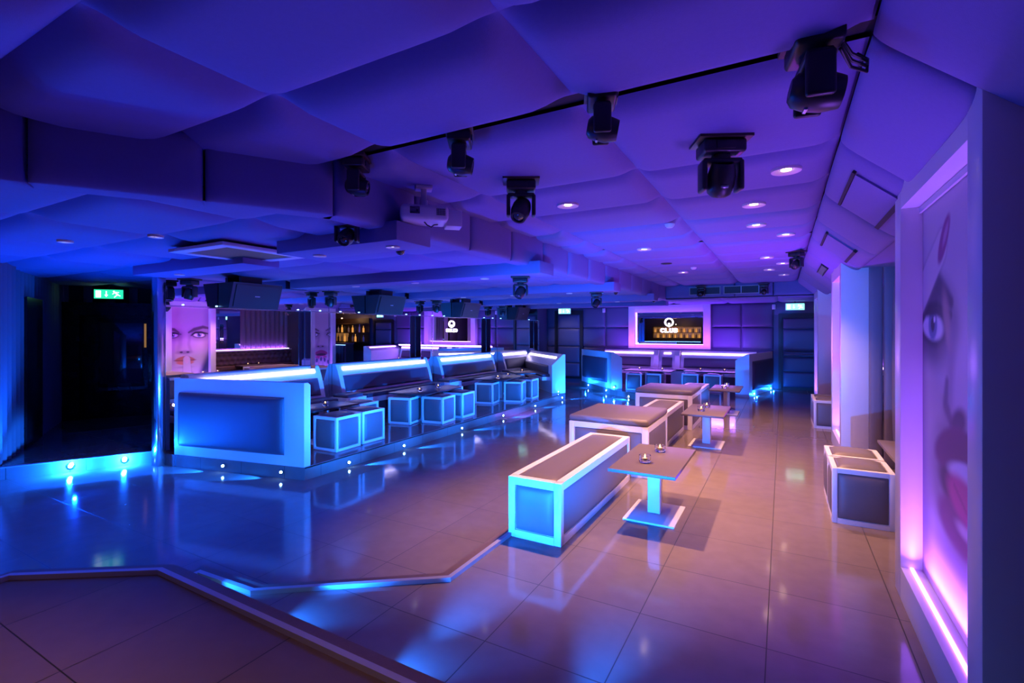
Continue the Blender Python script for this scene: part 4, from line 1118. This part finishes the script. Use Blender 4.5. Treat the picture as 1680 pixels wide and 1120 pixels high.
bar_unit('b', (-6.0, -2.6, DZ), PI, 3.4, True, 'reflected in the framed mirror')
sh = thing('bar_shelf', 'back bar shelving with amber lit panel reflected in the framed mirror', 'shelf', (-5.9, -3.6, DZ + .12), PI)
bm = NB(); box(bm, (0, .16, 1.4), (3.0, .03, .75)); obj('back_panel', bm, M['shelfglow'], sh, False)
bm = NB()
for z in (1.05, 1.40, 1.75): box(bm, (0, 0, z), (3.0, .28, .03))
for x in (-1.5, 1.5): box(bm, (x, 0, 1.4), (.04, .28, .75))
obj('shelf_boards', bm, M['wood'], sh, False)
for z in (1.186 + DZ, 1.536 + DZ):
    for i in range(16):
        bottle('bottle on the amber lit bar shelf reflected in the framed mirror', (-7.26 + i * .18, -3.58, z), 'bottles on the amber lit bar shelf', [M['amber'], M['bottleglass'], M['amber'], M['bottleclear']][(i * 5 + int(z * 3)) % 4], .24 + .02 * ((i * 3) % 4))

# ------------------------------------------------------------------ light
W = bpy.data.worlds.new('world'); scene.world = W; W.use_nodes = True
W.node_tree.nodes['Background'].inputs[0].default_value = (.02, .012, .06, 1); W.node_tree.nodes['Background'].inputs[1].default_value = .3
WARM = (1., .47, .28)
for x, y, p, a in ((-1.57, 3.9, 430, 84), (-1.56, 6.33, 420, 90), (-.21, 4.53, 235, 80), (-.23, 5.42, 225, 84), (.02, 3.66, 45, 70), (.03, 6.11, 150, 90), (-.2, 7.9, 170, 95), (0, 9.2, 90, 95), (-1.57, 9.2, 210, 95), (-1.2, 1.2, 12, 90)):
    lamp('downlight_lamp', 'SPOT', (x, y, ZD - .03), p, WARM, .03, (x, y, 0), a, .75)
for x, y in ((-5.4, 5.09), (-3.2, 5.09), (-4.3, 7.81), (-4.6, 10.59), (-6.0, 3.03)):
    lamp('raft_lamp', 'SPOT', (x, y, 2.13), 12, (.5, .42, 1.), .02, (x, y, 0), 100, .6)
lamp('bar_fill_lamp', 'POINT', (2.1, 13.8, 2.0), 8, (1, .5, .2), .01)  # unseen warm point added to lift the dark bar
lamp('bar_fill_lamp', 'POINT', (-5.9, -3.2, 1.9), 16, (1, .5, .2), .01)
for x, y, p in ((-2.6, -.2, 130), (-1.3, .2, 70)):
    lamp('downlight_lamp', 'SPOT', (x, y, ZD - .03), p, WARM, .03, (x, y, 0), 75, .8)
for x, y in ((-5.2, 1.75), (-4.3, 2.0)):
    lamp('entry_fill', 'SPOT', (x, y, 2.22), 170, (.002, .07, 1.), .03, (x + .3, y + .1, DZ), 90, .9)  # blue spots added at the pucks to colour the dance floor
# blue step lamps and added stool spots
for x, p in ((-2.85, 300), (-2.25, 640), (-1.5, 760), (-.72, 700)):
    wash((x, 1.53, .09), (x + .05, 3.53, .60), p, 58, CY)
    wash((x, 1.53, .10), (x + .14, 1.92, -.02), 26, 80, CY)
wash((.1, 1.53, .09), (-1.3, 3.7, .72), 2000, 34, CY)
wash((-3.35, 1.33, .1), (-5.2, 3.5, .62), 260, 52, CY)
wash((-2.9, 1.75, -.06), (-4.9, 3.6, .5), 260, 50, CY)
wash((-2.35, 2.15, -.06), (-4.6, 4.2, .5), 260, 46, CY)
wash((-2.2, 2.7, .03), (-5.0, 6.4, .85), 700, 34, CY)  # this and the next two: added for the stools' near faces, no fitting
wash((-2.2, 2.9, .03), (-5.0, 4.35, .7), 800, 28, CY)
wash((-2.2, 3.4, .03), (-5.0, 8.4, 1.0), 1000, 32, CY)
for y in (3.9, 5.0, 6.1, 7.2, 8.3, 9.4, 10.4):
    wash((-2.29, y, -.03), (-5, y + .25, .64), 1000, 44, CY)
for p in ((-7.2, 2.46), (-6.98, 2.9)):
    lamp('step_and_fill_lamp', 'POINT', (*p, -.06), 170, BL, .02)
for y in (4.22, 5.2, 6.6, 7.95, 9.3, 10.75):
    lamp('step_and_fill_lamp', 'SPOT', (-4.57, y, -.085), 420, CY, .008, (-4.2, y + .6, -.115), 30, .5)
for x, y in ((-5.72, 3.33), (-4.9, 3.5)):
    lamp('step_and_fill_lamp', 'SPOT', (x, y, -.07), 420, CY, .008, (x - .6, y - .25, -.105), 30, .5)
wash((-3.25, 11.6, -.05), (-4.3, 10.5, .2), 200, 150, CY)
wash((-4.5, 10.85, .05), (-4.65, 13.1, .5), 260, 60, CY)
wash((-4.55, 10.75, .06), (-4.75, 11.2, .3), 20, 130, CY)
for x, y in ((-4.95, 13.3), (-4.1, 12.36), (-3.78, 12.2), (-.9, 12.34), (-.52, 12.6), (-.2, 14.0)):
    lamp('step_and_fill_lamp', 'POINT', (x, y, .03), 14, CY, .01)
lamp('door_lamp', 'SPOT', (-5.95, 13.2, 2.2), 26, (.75, .6, .85), .02, (-5.9, 14.3, 1.0), 70, .8)
lamp('niche_lamp', 'AREA', (1.39, 9.44, .95), 9, (.40, .08, 1.), sx=.03, sy=2.6).rotation_euler = (PI, 0, 0)
# room wash; the upward spots are added fill without any fittings
lamp('fill_wash', 'SPOT', (-6.6, 2.3, .0), 190, (.001, .045, 1.), .015, (-4.2, 1.6, 2.4), 150, .9)
lamp('fill_wash', 'SPOT', (-2.0, 8.2, .3), 260, (.24, .02, 1.), .02, (-3.8, 7.5, 2.4), 150, 1.)
lamp('fill_wash', 'SPOT', (-3.2, 5.0, .1), 270, (.06, .045, 1.), .02, (-3.6, 4.6, 2.4), 160, 1.)
lamp('fill_wash', 'SPOT', (-.2, 7.5, .4), 230, (.46, .012, 1.), .02, (-.6, 7.2, 2.6), 160, 1.)
lamp('fill_wash', 'SPOT', (-.5, 3.7, .3), 50, (.12, .004, 1.), .02, (-.5, 3.4, 2.6), 140, 1.)
lamp('fill_wash', 'SPOT', (-2.2, 1.6, .2), 55, (.002, .02, 1.), .02, (-2.0, 1.2, 2.6), 150, 1.)
lamp('booth_wash', 'AREA', (-2.6, 13.9, 1.02), 75, (.24, .04, 1.), sx=3.6, sy=.1).rotation_euler = (PI * .92, 0, 0)
lamp('booth_wash', 'AREA', (-2.6, 14.0, .97), 40, (.36, .12, 1.), sx=3.8, sy=.05).rotation_euler = (-PI * .32, 0, 0)
bpy.data.lights['booth_wash.001'].specular_factor = .35

scene.view_settings.view_transform = 'Standard'; scene.view_settings.look = 'None'
scene.view_settings.exposure = 0; scene.view_settings.gamma = 1
scene.cycles.use_denoising = True
scene.cycles.max_bounces = 10; scene.cycles.diffuse_bounces = 4; scene.cycles.glossy_bounces = 6; scene.cycles.transmission_bounces = 6
scene.cycles.sample_clamp_indirect = 4.
scene.cycles.caustics_reflective = False; scene.cycles.caustics_refractive = False
